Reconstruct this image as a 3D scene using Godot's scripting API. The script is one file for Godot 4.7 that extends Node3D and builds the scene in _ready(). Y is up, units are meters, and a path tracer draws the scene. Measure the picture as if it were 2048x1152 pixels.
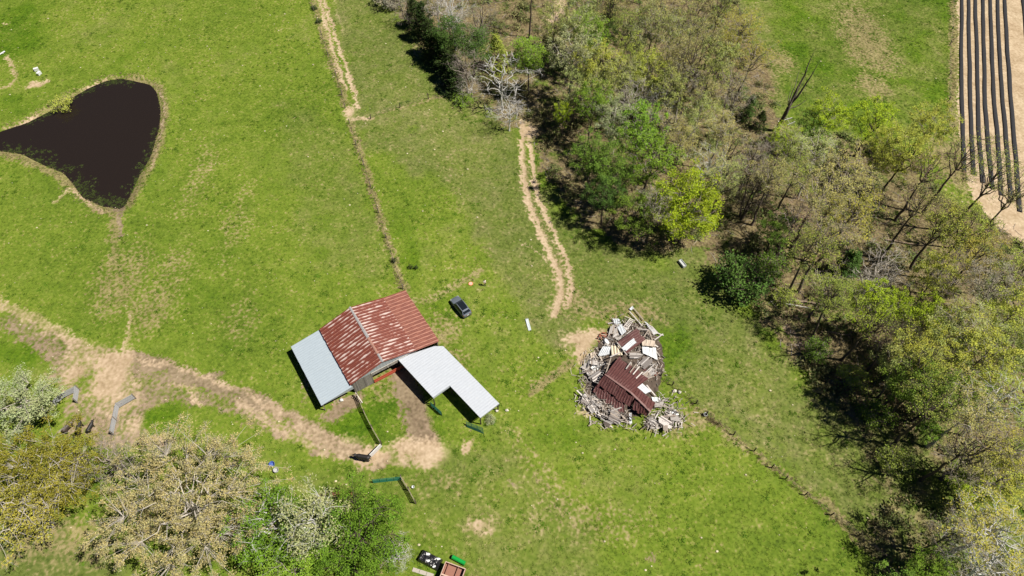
extends Node3D
# A farm seen from a drone: rusty barn with white lean-tos, a collapsed house, a pond, pastures and spring woods.

const EYE_HEIGHT := 100.0
const FOCAL := 1365.0            # in pixels of a picture 2048 wide
const TILT := 54.2               # degrees below the horizon
const SUN_RAY := Vector3(-0.62, -1.0, -0.14)

var rng := RandomNumberGenerator.new()
var taken := {}
var mats := {}

# ---------------------------------------------------------------- mesh building
class Build:
	var v := PackedVector3Array()
	var n := PackedVector3Array()
	var c := PackedColorArray()
	var u := PackedVector2Array()
	var col := Color.WHITE
	func tri(a: Vector3, b: Vector3, d: Vector3, ua := Vector2.ZERO, ub := Vector2.ZERO, ud := Vector2.ZERO) -> void:
		var m := (d - a).cross(b - a).normalized()
		v.append(a); v.append(b); v.append(d)
		n.append(m); n.append(m); n.append(m)
		c.append(col); c.append(col); c.append(col)
		u.append(ua); u.append(ub); u.append(ud)
	func quad(a: Vector3, b: Vector3, d: Vector3, e: Vector3, ua := Vector2(0, 0), ub := Vector2(1, 0), ud := Vector2(1, 1), ue := Vector2(0, 1)) -> void:
		tri(a, b, d, ua, ub, ud)
		tri(a, d, e, ua, ud, ue)
	func hexa(p: Array) -> void: # p: 4 bottom corners then 4 top corners, both running the same way round
		var mid := Vector3.ZERO
		for q in p: mid += q
		mid /= 8.0
		for f in [[0, 1, 2, 3], [4, 5, 6, 7], [0, 1, 5, 4], [1, 2, 6, 5], [2, 3, 7, 6], [3, 0, 4, 7]]:
			var a: Vector3 = p[f[0]]
			var b: Vector3 = p[f[1]]
			var d: Vector3 = p[f[2]]
			var e: Vector3 = p[f[3]]
			if (d - a).cross(b - a).dot((a + d) * 0.5 - mid) >= 0.0:
				quad(a, b, d, e)
			else:
				quad(a, e, d, b)
	func box(at: Vector3, size: Vector3, turn := Basis.IDENTITY) -> void:
		var h := size * 0.5
		var p := []
		for y in [-h.y, h.y]:
			for k in [[-1, -1], [1, -1], [1, 1], [-1, 1]]:
				p.append(at + turn * Vector3(h.x * k[0], y, h.z * k[1]))
		hexa(p)
	func bar(a: Vector3, b: Vector3, w: float, h: float) -> void: # a board from a to b, w wide, h thick
		var d := (b - a).normalized()
		var s := d.cross(Vector3.UP)
		if s.length() < 0.05: s = Vector3.RIGHT
		s = s.normalized()
		var t := s.cross(d).normalized()
		box((a + b) * 0.5, Vector3((b - a).length(), h, w), Basis(d, t, s))
	func tube(a: Vector3, b: Vector3, ra: float, rb: float, sides := 5, capped := false) -> void:
		var d := (b - a)
		if d.length() < 1e-4: return
		d = d.normalized()
		var s := d.cross(Vector3(0.31, 0.87, 0.39)).normalized()
		var t := d.cross(s)
		for k in sides:
			var k0 := TAU * k / sides
			var k1 := TAU * (k + 1) / sides
			var o0 := s * cos(k0) + t * sin(k0)
			var o1 := s * cos(k1) + t * sin(k1)
			var a0 := a + o0 * ra
			var a1 := a + o1 * ra
			var b0 := b + o0 * rb
			var b1 := b + o1 * rb
			v.append(a0); v.append(b0); v.append(b1)
			v.append(a0); v.append(b1); v.append(a1)
			n.append(o0); n.append(o0); n.append(o1)
			n.append(o0); n.append(o1); n.append(o1)
			for q in 6: c.append(col)
			u.append(Vector2(0, 0)); u.append(Vector2(0, 1)); u.append(Vector2(1, 1)); u.append(Vector2(0, 0)); u.append(Vector2(1, 1)); u.append(Vector2(1, 0))
			if capped:
				tri(b, b1, b0)
				tri(a, a0, a1)
	func mesh() -> ArrayMesh:
		var m := ArrayMesh.new()
		if v.is_empty(): return m
		var arr := []
		arr.resize(Mesh.ARRAY_MAX)
		arr[Mesh.ARRAY_VERTEX] = v
		arr[Mesh.ARRAY_NORMAL] = n
		arr[Mesh.ARRAY_COLOR] = c
		arr[Mesh.ARRAY_TEX_UV] = u
		m.add_surface_from_arrays(Mesh.PRIMITIVE_TRIANGLES, arr)
		return m

func numbered(called: String) -> String:
	if not taken.has(called):
		taken[called] = 0
		return called
	taken[called] += 1
	return "%s_%03d" % [called, taken[called]]

func thing(called: String, label: String, category: String, at := Vector3.ZERO, turn := 0.0, group := "") -> Node3D:
	var o := Node3D.new()
	o.name = numbered(called)
	add_child(o)
	o.position = at
	o.rotation.y = turn
	tag(o, label, category, group)
	return o

func tag(o: Node, label: String, category: String, group := "") -> void:
	o.set_meta("label", label)
	o.set_meta("category", category)
	if group != "": o.set_meta("group", group)

func part(called: String, m: Mesh, mat: Material, parent: Node, at := Vector3.ZERO) -> MeshInstance3D:
	var o := MeshInstance3D.new()
	o.name = called
	o.mesh = m
	o.material_override = mat
	o.position = at
	parent.add_child(o, true)
	return o

func struct(called: String, m: Mesh, mat: Material) -> MeshInstance3D:
	var o := part(numbered(called), m, mat, self)
	o.set_meta("kind", "structure")
	return o

# where the sight line through a pixel of the 2048 x 1152 photograph meets the level plane at that height
func G(px: float, py: float, h := 0.0) -> Vector3:
	var a := deg_to_rad(TILT)
	var d := Vector3(1, 0, 0) * (px - 1024.0) + Vector3(0, cos(a), -sin(a)) * (576.0 - py) + Vector3(0, -sin(a), -cos(a)) * FOCAL
	return Vector3(0, EYE_HEIGHT, 0) + d * ((h - EYE_HEIGHT) / d.y)

func flat2(p: Vector3) -> Vector2:
	return Vector2(p.x, p.z)

func lin(r: float, g: float, b: float) -> Color:
	return Color(r, g, b).linear_to_srgb()

func plain(key: String, color: Color, rough := 0.8, metal := 0.0) -> StandardMaterial3D:
	if not mats.has(key):
		var m := StandardMaterial3D.new()
		m.resource_name = key
		m.albedo_color = color
		m.roughness = rough
		m.metallic = metal
		m.cull_mode = BaseMaterial3D.CULL_DISABLED
		mats[key] = m
	return mats[key]

func vcol(key: String, color: Color, rough := 0.85) -> StandardMaterial3D:
	var m := plain(key, color, rough)
	m.vertex_color_use_as_albedo = true
	return m

func noise(s: int, freq: float, octaves := 3, kind := FastNoiseLite.TYPE_SIMPLEX_SMOOTH) -> FastNoiseLite:
	var f := FastNoiseLite.new()
	f.seed = s
	f.frequency = freq
	f.noise_type = kind
	f.fractal_octaves = octaves
	f.fractal_type = FastNoiseLite.FRACTAL_FBM if octaves > 1 else FastNoiseLite.FRACTAL_NONE
	return f

# ---------------------------------------------------------------- the scene
func _ready() -> void:
	rng.seed = 20240411
	make_camera_and_light()
	make_ground()
	make_pond()
	make_field_rows()
	make_barn()
	make_carport()
	make_ruin()
	make_tree_kinds()
	plant_trees()
	make_fences()
	make_yard_things()
	make_car()
	make_animals_and_person()
	scatter()

func make_camera_and_light() -> void:
	var cam := Camera3D.new()
	cam.name = "camera"
	add_child(cam)
	cam.position = Vector3(0, EYE_HEIGHT, 0)
	cam.rotation_degrees = Vector3(-TILT, 0, 0)
	cam.fov = rad_to_deg(2.0 * atan(576.0 / FOCAL))
	cam.near = 0.5
	cam.far = 4000.0
	cam.current = true
	var env := Environment.new()
	env.background_mode = Environment.BG_SKY
	var sky_mat := ProceduralSkyMaterial.new()
	sky_mat.sky_top_color = Color(0.20, 0.40, 0.78)
	sky_mat.sky_horizon_color = Color(0.62, 0.74, 0.88)
	sky_mat.ground_bottom_color = Color(0.25, 0.28, 0.16)
	sky_mat.ground_horizon_color = Color(0.55, 0.62, 0.66)
	sky_mat.sky_energy_multiplier = 0.40
	sky_mat.ground_energy_multiplier = 0.40
	var sky := Sky.new()
	sky.sky_material = sky_mat
	env.sky = sky
	env.tonemap_mode = Environment.TONE_MAPPER_LINEAR
	env.tonemap_exposure = 1.38
	env.sdfgi_enabled = true
	env.ssao_enabled = true
	env.ssil_enabled = true
	var world := WorldEnvironment.new()
	world.name = "world"
	world.environment = env
	add_child(world)
	var sun := DirectionalLight3D.new()
	sun.name = "sun"
	add_child(sun)
	sun.look_at_from_position(Vector3.ZERO, SUN_RAY.normalized(), Vector3.UP)
	sun.light_energy = 1.6
	sun.light_color = Color(1.0, 0.97, 0.92)
	sun.light_angular_distance = 0.5
	sun.shadow_enabled = true

# ---------------------------------------------------------------- ground
const GX0 := -146.0
const GX1 := 146.0
const GZ0 := -180.0
const GZ1 := -14.0
const TW := 2048
const TH := 1164
const MW := 1024
const MH := 582
var ground_image: Image
var ground_bytes := PackedByteArray()
var bare := PackedByteArray()      # bare soil, pale
var soil := PackedByteArray()      # trodden brown soil
var litter := PackedByteArray()    # fallen leaves in the woods
var dull := PackedByteArray()      # hay field: duller, greyer green
var straw := PackedByteArray()     # dry grass
var lush := PackedByteArray()      # deep green
var pond_outline := PackedVector2Array()

func mask_at(p: Vector3) -> Vector2:
	return Vector2((p.x - GX0) / (GX1 - GX0) * MW, (p.z - GZ0) / (GZ1 - GZ0) * MH)

func path_px(pts: Array, h := 0.0) -> PackedVector2Array:
	var out := PackedVector2Array()
	for k in range(0, pts.size(), 2):
		out.append(flat2(G(pts[k], pts[k + 1], h)))
	return out

# a worn line on the ground: the points are places in the photograph, the width is in metres
func stroke(mask: PackedByteArray, pts: Array, width: float, value: int) -> void:
	var per := float(MW) / (GX1 - GX0)
	var w := width * per * 0.5
	var m := PackedVector2Array()
	for q in path_px(pts): m.append(mask_at(Vector3(q.x, 0, q.y)))
	for k in m.size() - 1:
		var a := m[k]
		var b := m[k + 1]
		var ab := b - a
		var inv := 1.0 / maxf(ab.length_squared(), 1e-6)
		var reach := w * 1.6 + 1.0
		for j in range(maxi(0, int(minf(a.y, b.y) - reach)), mini(MH - 1, int(maxf(a.y, b.y) + reach)) + 1):
			for i in range(maxi(0, int(minf(a.x, b.x) - reach)), mini(MW - 1, int(maxf(a.x, b.x) + reach)) + 1):
				var p := Vector2(i, j)
				var t := clampf((p - a).dot(ab) * inv, 0.0, 1.0)
				var d := p.distance_to(a + ab * t)
				var s := int(value * clampf(1.5 - d / w, 0.0, 1.0) / 1.0)
				if s > value: s = value
				var at := j * MW + i
				if s > mask[at]: mask[at] = s

func blob(mask: PackedByteArray, px: float, py: float, rx: float, rz: float, value: int, turn := 0.0) -> void:
	var q := G(px, py)
	var c := mask_at(q)
	var per := float(MW) / (GX1 - GX0)
	var a := rx * per
	var b := rz * per
	var r := maxf(a, b) * 1.5 + 1.0
	var cs := cos(turn)
	var sn := sin(turn)
	for j in range(maxi(0, int(c.y - r)), mini(MH - 1, int(c.y + r)) + 1):
		for i in range(maxi(0, int(c.x - r)), mini(MW - 1, int(c.x + r)) + 1):
			var dx := i - c.x
			var dy := j - c.y
			var d := Vector2((dx * cs + dy * sn) / a, (-dx * sn + dy * cs) / b).length()
			var s := mini(value, int(value * clampf((1.45 - d) / 0.9, 0.0, 1.0)))
			var at := j * MW + i
			if s > mask[at]: mask[at] = s

func area(mask: PackedByteArray, pts: Array, value: int) -> void:
	var m := PackedVector2Array()
	for q in path_px(pts): m.append(mask_at(Vector3(q.x, 0, q.y)))
	for j in MH:
		var xs := []
		for k in m.size():
			var a := m[k]
			var b := m[(k + 1) % m.size()]
			if (a.y <= j and b.y > j) or (b.y <= j and a.y > j):
				xs.append(a.x + (j - a.y) / (b.y - a.y) * (b.x - a.x))
		xs.sort()
		for k in range(0, xs.size() - 1, 2):
			for i in range(clampi(int(xs[k]), 0, MW), clampi(int(xs[k + 1]), 0, MW)):
				var at: int = j * MW + i
				if value > mask[at]: mask[at] = value

func soften(mask: PackedByteArray, radius: int) -> PackedByteArray:
	var im := Image.create_from_data(MW, MH, false, Image.FORMAT_L8, mask)
	im.resize(MW / radius, MH / radius, Image.INTERPOLATE_BILINEAR)
	im.resize(MW, MH, Image.INTERPOLATE_CUBIC)
	return im.get_data()

func paint_masks() -> void:
	for m in [bare, soil, litter, dull, straw, lush]:
		m.resize(MW * MH)
		m.fill(0)
	# hay field and rough grass: duller green
	area(dull, [740, -40, 815, 60, 880, 150, 960, 205, 1040, 260, 1060, 330, 1110, 400, 1200, 470, 1300, 520, 1400, 540, 1480, 610, 1560, 700, 1660, 820, 1760, 960, 1760, 1112, 1660, 1025, 1545, 930, 1420, 838, 1330, 760, 1320, 690, 1290, 630, 1190, 620, 1150, 690, 1090, 700, 1040, 610, 960, 480, 900, 380, 800, 330, 735, 300, 700, 240, 690, 140, 660, 30, 650, -40], 215)
	area(dull, [1490, -40, 1530, 100, 1560, 220, 1700, 260, 1900, 300, 1905, -40], 190)
	area(lush, [1520, -40, 1550, 100, 1580, 220, 1700, 260, 1900, 300, 1905, -40], 95)
	lush = soften(lush, 8)
	area(dull, [-60, 1060, 120, 1030, 220, 1090, 260, 1200, -60, 1200], 255)
	area(dull, [600, 950, 760, 930, 900, 940, 960, 1000, 1000, 1152, 640, 1152], 120)
	area(dull, [770, -40, 900, 180, 1060, 262, 1150, 440, 1300, 505, 1440, 555, 1560, 690, 1690, 860, 1765, 1010, 1770, 1200, 2300, 1300, 2300, 600, 2010, 440, 1890, 390, 1700, 270, 1560, 235, 1470, -40], 235)
	area(dull, [880, 900, 1010, 870, 1080, 950, 1240, 1130, 1220, 1160, 900, 1160], 150)
	area(dull, [560, 200, 700, 260, 790, 560, 700, 560, 600, 500], 120)
	dull = soften(dull, 12)
	area(litter, [755, -40, 805, 40, 845, 80, 872, 130, 905, 185, 965, 205, 1010, 250, 1060, 262, 1075, 330, 1115, 380, 1150, 440, 1230, 480, 1300, 505, 1400, 505, 1440, 555, 1500, 600, 1525, 650, 1560, 690, 1620, 750, 1680, 840, 2300, 900, 2300, 600, 2010, 440, 1940, 420, 1890, 390, 1800, 300, 1700, 270, 1610, 270, 1560, 235, 1540, 140, 1500, 70, 1470, -40], 200)
	area(litter, [560, 985, 660, 975, 800, 1050, 820, 1152, 520, 1152], 60)
	area(litter, [1680, 840, 1735, 940, 1765, 1010, 1725, 1065, 1770, 1200, 2300, 1300, 2300, 900], 112)
	litter = soften(litter, 6)
	blob(litter, 1040, 50, 9, 9, 255); blob(litter, 1560, 400, 8, 6, 255); blob(litter, 1780, 480, 9, 6, 240); blob(litter, 1560, 500, 8, 5, 230)
	blob(litter, 1700, 770, 6, 5, 240); blob(litter, 1640, 690, 6, 5, 230); blob(litter, 1940, 900, 7, 5, 230); blob(litter, 1960, 330, 6, 8, 200)
	# dry grass
	for s in [[1730, 80, 6, 14, 190], [1745, 170, 4, 5, 170], [1500, 150, 6, 8, 210], [1560, 120, 4, 5, 150], [860, 60, 5, 10, 150], [910, 160, 4, 6, 140], [240, 560, 5, 9, 130], [300, 610, 4, 6, 130], [480, 640, 3, 6, 100], [880, 660, 4, 4, 150], [900, 720, 4, 3, 110], [770, 760, 3, 5, 130], [1250, 625, 6, 2.5, 150], [1340, 850, 4, 2, 150], [1390, 835, 3, 2, 150], [1160, 610, 4, 3, 120], [960, 1050, 2.5, 1.5, 160], [1180, 1040, 10, 3, 90], [880, 960, 4, 2, 100], [400, 350, 3, 12, 80], [1720, 330, 5, 3, 130], [1900, 330, 3, 9, 200], [120, 1080, 9, 4, 120], [470, 450, 3, 10, 90], [340, 560, 4, 9, 90]]:
		blob(straw, s[0], s[1], s[2], s[3], s[4])
	stroke(straw, [624, 0, 645, 70, 656, 112, 673, 152, 690, 212], 1.6, 170)
	stroke(straw, [700, 245, 727, 330, 745, 390, 772, 475, 800, 560, 808, 585], 1.4, 190)
	stroke(straw, [760, 225, 830, 208, 900, 185], 1.2, 120)
	stroke(straw, [808, 600, 850, 605, 900, 575, 960, 540], 1.6, 150)
	stroke(straw, [0, 262, 52, 243, 100, 215, 150, 185, 210, 158, 270, 156, 315, 175, 326, 217, 322, 252, 312, 290, 296, 330, 268, 385, 252, 410], 2.6, 170)
	stroke(straw, [0, 306, 43, 312, 87, 335, 126, 352, 150, 382, 200, 418, 235, 420], 2.6, 190)
	stroke(straw, [228, 430, 226, 520, 240, 560], 2.0, 170)
	stroke(straw, [1420, 840, 1545, 935, 1640, 1008], 1.1, 170)
	stroke(straw, [1200, 625, 1240, 608, 1290, 620, 1330, 645], 1.2, 160)
	stroke(straw, [1062, 778, 1100, 752, 1135, 728], 1.6, 220)
	stroke(straw, [1905, 0, 1906, 120, 1902, 220, 1915, 300], 2.2, 190)
	stroke(straw, [1640, 1005, 1700, 1060, 1765, 1115], 2.2, 230)
	stroke(straw, [1000, 860, 1080, 960, 1180, 1080], 1.0, 95)
	stroke(straw, [1024, 850, 1104, 950, 1210, 1070], 0.8, 90)
	stroke(straw, [1050, 260, 1051, 340, 1066, 410, 1092, 465, 1112, 510, 1127, 560, 1126, 600], 2.6, 110)
	# deep green clover
	for s in [[900, 600, 5, 4, 90], [800, 500, 4, 8, 120], [700, 830, 4, 5, 190], [760, 830, 3, 5, 170], [300, 840, 4.5, 2.6, 200], [640, 470, 5, 9, 70], [230, 120, 9, 12, 80], [1400, 960, 9, 4, 90], [1120, 870, 4, 4, 90], [990, 620, 4, 3, 110], [1350, 700, 5, 5, 100], [1640, 90, 9, 18, 110], [1850, 150, 5, 18, 120], [20, 70, 9, 12, 200], [40, 210, 8, 4, 120], [400, 560, 5, 9, 70], [1250, 1050, 12, 4, 70], [860, 850, 3, 3, 120], [560, 600, 7, 7, 60], [40, 700, 6, 3, 120]]:
		blob(lush, s[0], s[1], s[2], s[3], s[4])
	# bare ground
	stroke(bare, [634, -10, 652, 55, 662, 95, 672, 130, 690, 180], 0.95, 255)
	stroke(bare, [644, -10, 664, 60, 682, 110, 696, 150, 708, 190, 715, 215], 1.0, 255)
	stroke(bare, [667, -10, 672, 25, 686, 62], 0.7, 150)
	blob(bare, 695, 222, 1.6, 2.2, 230); blob(bare, 715, 236, 3.4, 0.8, 200); blob(bare, 738, 236, 1.2, 0.9, 190)
	stroke(bare, [1042, 240, 1040, 300, 1044, 360, 1058, 420, 1083, 475, 1103, 520, 1118, 560, 1118, 590, 1102, 632], 1.35, 255)
	stroke(bare, [1058, 285, 1062, 340, 1075, 400, 1100, 455, 1120, 500, 1135, 545, 1140, 580, 1128, 612], 1.15, 255)
	stroke(bare, [1046, 486, 1062, 500, 1092, 520], 0.6, 190)
	blob(bare, 1056, 262, 2.2, 3.0, 225); stroke(bare, [1100, 40, 1120, 20, 1118, -20], 3.4, 215); stroke(bare, [1118, -20, 1120, 30], 3.0, 200)
	stroke(bare, [1112, 540, 1110, 600, 1098, 634], 1.9, 180)
	stroke(bare, [-20, 598, 60, 636, 140, 682, 205, 715], 2.6, 190)
	stroke(bare, [30, 620, 110, 655, 190, 700, 250, 708], 1.8, 175)
	blob(bare, 170, 715, 5.0, 3.6, 185); blob(bare, 215, 760, 3.6, 4.2, 225); blob(bare, 235, 800, 4.2, 3.0, 190); blob(bare, 245, 720, 1.7, 3.2, 220); blob(bare, 145, 745, 2, 2, 220)
	blob(bare, 215, 720, 3, 2.4, 230); blob(bare, 310, 880, 3.2, 1.3, 210); blob(bare, 260, 850, 2, 2, 180)
	stroke(bare, [250, 715, 330, 728, 400, 748, 480, 780, 540, 812], 1.1, 185)
	stroke(bare, [540, 815, 620, 862, 690, 900, 760, 915, 830, 905, 865, 895], 3.0, 172)
	stroke(bare, [470, 800, 580, 868, 650, 905, 720, 920, 800, 926], 1.8, 165)
	stroke(bare, [255, 620, 254, 660, 248, 700], 1.0, 190); stroke(bare, [250, 740, 260, 762, 275, 770], 1.2, 190); stroke(bare, [340, 765, 380, 775, 398, 810], 1.0, 190)
	blob(bare, 850, 905, 3.6, 3.0, 235); blob(bare, 810, 895, 3.4, 2.4, 225); blob(bare, 740, 910, 4, 2, 225); blob(bare, 690, 890, 3.4, 2, 170)
	blob(bare, 1158, 680, 3.0, 2.6, 225); blob(bare, 1185, 668, 2.6, 1.6, 225); blob(bare, 1160, 705, 1.7, 3.4, 215); blob(bare, 1175, 745, 1.0, 3.0, 190); blob(bare, 1172, 820, 1.6, 1.0, 200)
	blob(bare, 68, 168, 2.3, 1.6, 235); stroke(bare, [70, 172, 84, 166, 94, 160], 1.3, 230)
	stroke(bare, [-10, 178, 16, 172, 24, 162, 27, 145, 20, 125, 12, 112], 1.3, 205)
	blob(bare, 930, 893, 0.8, 1.9, 225, 0.5); blob(bare, 953, 1045, 1.0, 0.9, 200); blob(bare, 978, 1058, 0.7, 0.6, 190); blob(bare, 908, 770, 0.6, 0.6, 150); blob(bare, 1000, 735, 0.9, 0.8, 150)
	blob(bare, 12, 46, 1.0, 0.5, 200); stroke(bare, [105, 405, 130, 385, 150, 378], 0.8, 180)
	stroke(bare, [0, 262, 40, 248, 66, 232], 1.6, 205); stroke(bare, [165, 176, 208, 158], 1.4, 190); stroke(bare, [318, 182, 328, 215, 324, 250, 314, 290, 300, 340], 0.8, 190); stroke(bare, [140, 380, 165, 402, 205, 424], 1.2, 205)
	# the sandy field under the rows
	area(bare, [1912, -60, 1918, 120, 1914, 230, 1925, 330, 1945, 395, 2000, 455, 2060, 500, 2300, 560, 2300, -60], 255)
	# trodden brown soil
	area(soil, [0, 612, 90, 650, 200, 690, 260, 700, 330, 735, 390, 770, 330, 800, 290, 830, 310, 890, 230, 900, 130, 870, 120, 800, 90, 720, 0, 660], 148)
	area(soil, [420, 760, 560, 815, 700, 890, 880, 895, 860, 935, 740, 940, 600, 900, 480, 850, 400, 800], 112)
	soil = soften(soil, 6)
	stroke(soil, [795, 735, 805, 770, 825, 820, 838, 860, 850, 890], 4.4, 215)
	blob(soil, 690, 805, 3.2, 1.6, 220, -0.5); blob(soil, 668, 825, 2.6, 1.4, 200, -0.6); blob(soil, 612, 775, 1.0, 4.5, 130)
	stroke(soil, [250, 712, 330, 735, 420, 768, 520, 805, 600, 848, 680, 898, 760, 918], 3.2, 205)
	stroke(soil, [270, 790, 340, 790, 420, 800, 480, 815], 3.5, 150)
	stroke(soil, [500, 790, 590, 842, 650, 892], 0.9, 235)
	stroke(soil, [300, 750, 400, 775, 500, 822, 560, 858], 0.6, 235)
	stroke(soil, [0, 640, 80, 680, 150, 720, 200, 770], 3.0, 130)
	blob(soil, 560, 862, 1.6, 0.9, 255); blob(soil, 475, 805, 1.4, 0.7, 240); blob(soil, 815, 890, 2.0, 1.0, 230); blob(soil, 630, 900, 1.2, 0.8, 240); blob(soil, 750, 932, 1.0, 0.4, 230); blob(soil, 420, 748, 2.0, 0.5, 230); blob(soil, 200, 800, 5, 4, 120)
	stroke(soil, [1600, 625, 1568, 628, 1570, 650, 1590, 675, 1605, 690], 1.7, 255)
	stroke(soil, [640, 1005, 700, 1060, 765, 1115], 0.01, 0)
	blob(soil, 1240, 730, 6.0, 8.5, 225)
	blob(soil, 236, 414, 1.4, 1.0, 220); stroke(soil, [238, 415, 240, 445, 241, 470], 0.9, 235)
	blob(soil, 1300, 1112, 0.8, 0.4, 180); blob(soil, 1025, 965, 1.6, 0.6, 150); blob(soil, 660, 990, 3, 0.7, 150)
	blob(soil, 180, 850, 4.5, 2.2, 150)

func make_ground() -> void:
	paint_masks()
	var pond := path_px([-60, 288, 0, 260, 52, 243, 100, 219, 120, 212, 145, 191, 174, 174, 208, 160, 239, 154, 269, 160, 299, 167, 312, 182, 319, 217, 317, 252, 308, 282, 299, 312, 278, 347, 260, 386, 250, 406, 238, 416, 221, 412, 202, 410, 165, 393, 150, 373, 126, 343, 87, 328, 43, 306, 0, 300])
	pond_outline = pond
	# colours: linear base colours, looked up by patchiness
	var pal := {
		"grass": [[0.064, 0.104, 0.013], [0.102, 0.158, 0.017], [0.140, 0.200, 0.023], [0.184, 0.230, 0.034], [0.265, 0.272, 0.09]],
		"dull": [[0.060, 0.088, 0.018], [0.100, 0.132, 0.030], [0.148, 0.168, 0.048], [0.205, 0.205, 0.078], [0.30, 0.265, 0.135]],
		"lush": [[0.030, 0.072, 0.005], [0.055, 0.115, 0.007], [0.085, 0.155, 0.009], [0.12, 0.19, 0.014], [0.16, 0.21, 0.03]],
		"bare": [[0.25, 0.175, 0.11], [0.34, 0.25, 0.16], [0.42, 0.32, 0.215], [0.51, 0.40, 0.28], [0.60, 0.49, 0.36]],
		"soil": [[0.115, 0.08, 0.055], [0.185, 0.135, 0.092], [0.25, 0.19, 0.13], [0.32, 0.245, 0.172], [0.41, 0.325, 0.24]],
		"litter": [[0.08, 0.054, 0.034], [0.135, 0.097, 0.058], [0.185, 0.142, 0.080], [0.235, 0.195, 0.098], [0.33, 0.27, 0.17]],
		"straw": [[0.13, 0.115, 0.05], [0.20, 0.17, 0.08], [0.27, 0.22, 0.115], [0.34, 0.28, 0.155], [0.44, 0.36, 0.22]],
	}
	var lut := {}
	for key in pal:
		var t := PackedByteArray()
		t.resize(768)
		for k in 256:
			var f := k / 255.0 * 3.999
			var a: Array = pal[key][int(f)]
			var b: Array = pal[key][mini(4, int(f) + 1)]
			var s := f - int(f)
			var col := Color(lerpf(a[0], b[0], s), lerpf(a[1], b[1], s), lerpf(a[2], b[2], s)).linear_to_srgb()
			t[k * 3] = int(col.r * 255.0)
			t[k * 3 + 1] = int(col.g * 255.0)
			t[k * 3 + 2] = int(col.b * 255.0)
		lut[key] = t
	var lg: PackedByteArray = lut.grass
	var ld: PackedByteArray = lut.dull
	var ll: PackedByteArray = lut.lush
	var lb: PackedByteArray = lut.bare
	var ls: PackedByteArray = lut.soil
	var lt: PackedByteArray = lut.litter
	var lw: PackedByteArray = lut.straw
	var n1 := noise(11, 0.006, 4).get_image(MW, MH).get_data()           # broad patches
	var n2 := noise(12, 0.035, 3).get_image(TW, TH).get_data()           # a few metres
	var n3 := noise(13, 0.16, 2).get_image(1024, 1024, false, false).get_data()   # half a metre
	var n4 := noise(14, 0.55, 1, FastNoiseLite.TYPE_VALUE).get_image(1024, 1024).get_data()
	var n5 := noise(15, 0.022, 3).get_image(MW, MH).get_data()
	ground_bytes.resize(TW * TH * 3)
	var out := ground_bytes
	var o := 0
	for j in TH:
		for i in TW:
			var b := n2[j * TW + i] - 128
			var f := n3[(j & 1023) * 1024 + (i & 1023)] - 128
			var w := n4[(j & 1023) * 1024 + ((i + 371) & 1023)] - 128
			var mi := clampi((i + (b >> 5) + (f >> 5)) >> 1, 0, MW - 1)
			var mj := clampi((j + (w >> 5) - (b >> 5)) >> 1, 0, MH - 1)
			var at := mj * MW + mi
			var a := n1[at] - 128
			var e := n5[at] - 128
			var t := clampi(120 + (a * 5 + b * 5 + f * 6 + w * 4) / 13, 0, 255) * 3
			var r := lg[t]
			var g := lg[t + 1]
			var bl := lg[t + 2]
			var k := maxi(dull[at] + (b >> 1) + (e >> 1), a + e + (b >> 1) - 30)
			if k > 0:
				k = mini(k, 255)
				r += (ld[t] - r) * k / 255
				g += (ld[t + 1] - g) * k / 255
				bl += (ld[t + 2] - bl) * k / 255
			k = clampi((lush[at] + e + (f >> 1) - 50) * 2, 0, 230)
			if k > 0:
				r += (ll[t] - r) * k / 255
				g += (ll[t + 1] - g) * k / 255
				bl += (ll[t + 2] - bl) * k / 255
			k = straw[at] + (b >> 2) - e / 3 + f + (w >> 1) - 58
			if k > 0:
				k = mini(k * 2, 215)
				r += (lw[t] - r) * k / 255
				g += (lw[t + 1] - g) * k / 255
				bl += (lw[t + 2] - bl) * k / 255
			k = litter[at]
			if k > 0:
				k = (k * 3) / 2 + e + b + (f >> 1) - 150
				if k > 0:
					k = mini(k * 2, 245)
					var t2 := clampi(128 + (f * 5 + w * 5 + b * 3) / 9, 0, 255) * 3
					r += (lt[t2] - r) * k / 255
					g += (lt[t2 + 1] - g) * k / 255
					bl += (lt[t2 + 2] - bl) * k / 255
			k = soil[at]
			if k > 0:
				k = k + (b >> 2) + (f >> 1) + (e >> 2) - 88
				if k > 0:
					k = mini(k * 3, 250)
					r += (ls[t] - r) * k / 255
					g += (ls[t + 1] - g) * k / 255
					bl += (ls[t + 2] - bl) * k / 255
			k = bare[at]
			if k > 0:
				var worn := maxi(0, k - 200)
				k = k + (b >> 2) + (f / 3) + (e >> 3) - 96 + worn * 2
				if k > 0:
					k = mini(k * 2, 245)
					var t3 := clampi(118 + worn / 2 + (b * 4 + f * 4 + w * 3) / 9 + (e >> 2), 0, 255) * 3
					r += (lb[t3] - r) * k / 255
					g += (lb[t3 + 1] - g) * k / 255
					bl += (lb[t3 + 2] - bl) * k / 255
			out[o] = r
			out[o + 1] = g
			out[o + 2] = bl
			o += 3
	ground_bytes = out
	ground_image = Image.create_from_data(TW, TH, false, Image.FORMAT_RGB8, out)
	var m := plain("ground", Color.WHITE, 0.95)
	m.albedo_texture = ImageTexture.create_from_image(ground_image)
	m.texture_repeat = false
	m.metallic_specular = 0.2
	# the sheet itself, one vertex a metre
	var nx := int(GX1 - GX0)
	var nz := int(GZ1 - GZ0)
	var v := PackedVector3Array()
	var n := PackedVector3Array()
	var u := PackedVector2Array()
	var idx := PackedInt32Array()
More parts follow.
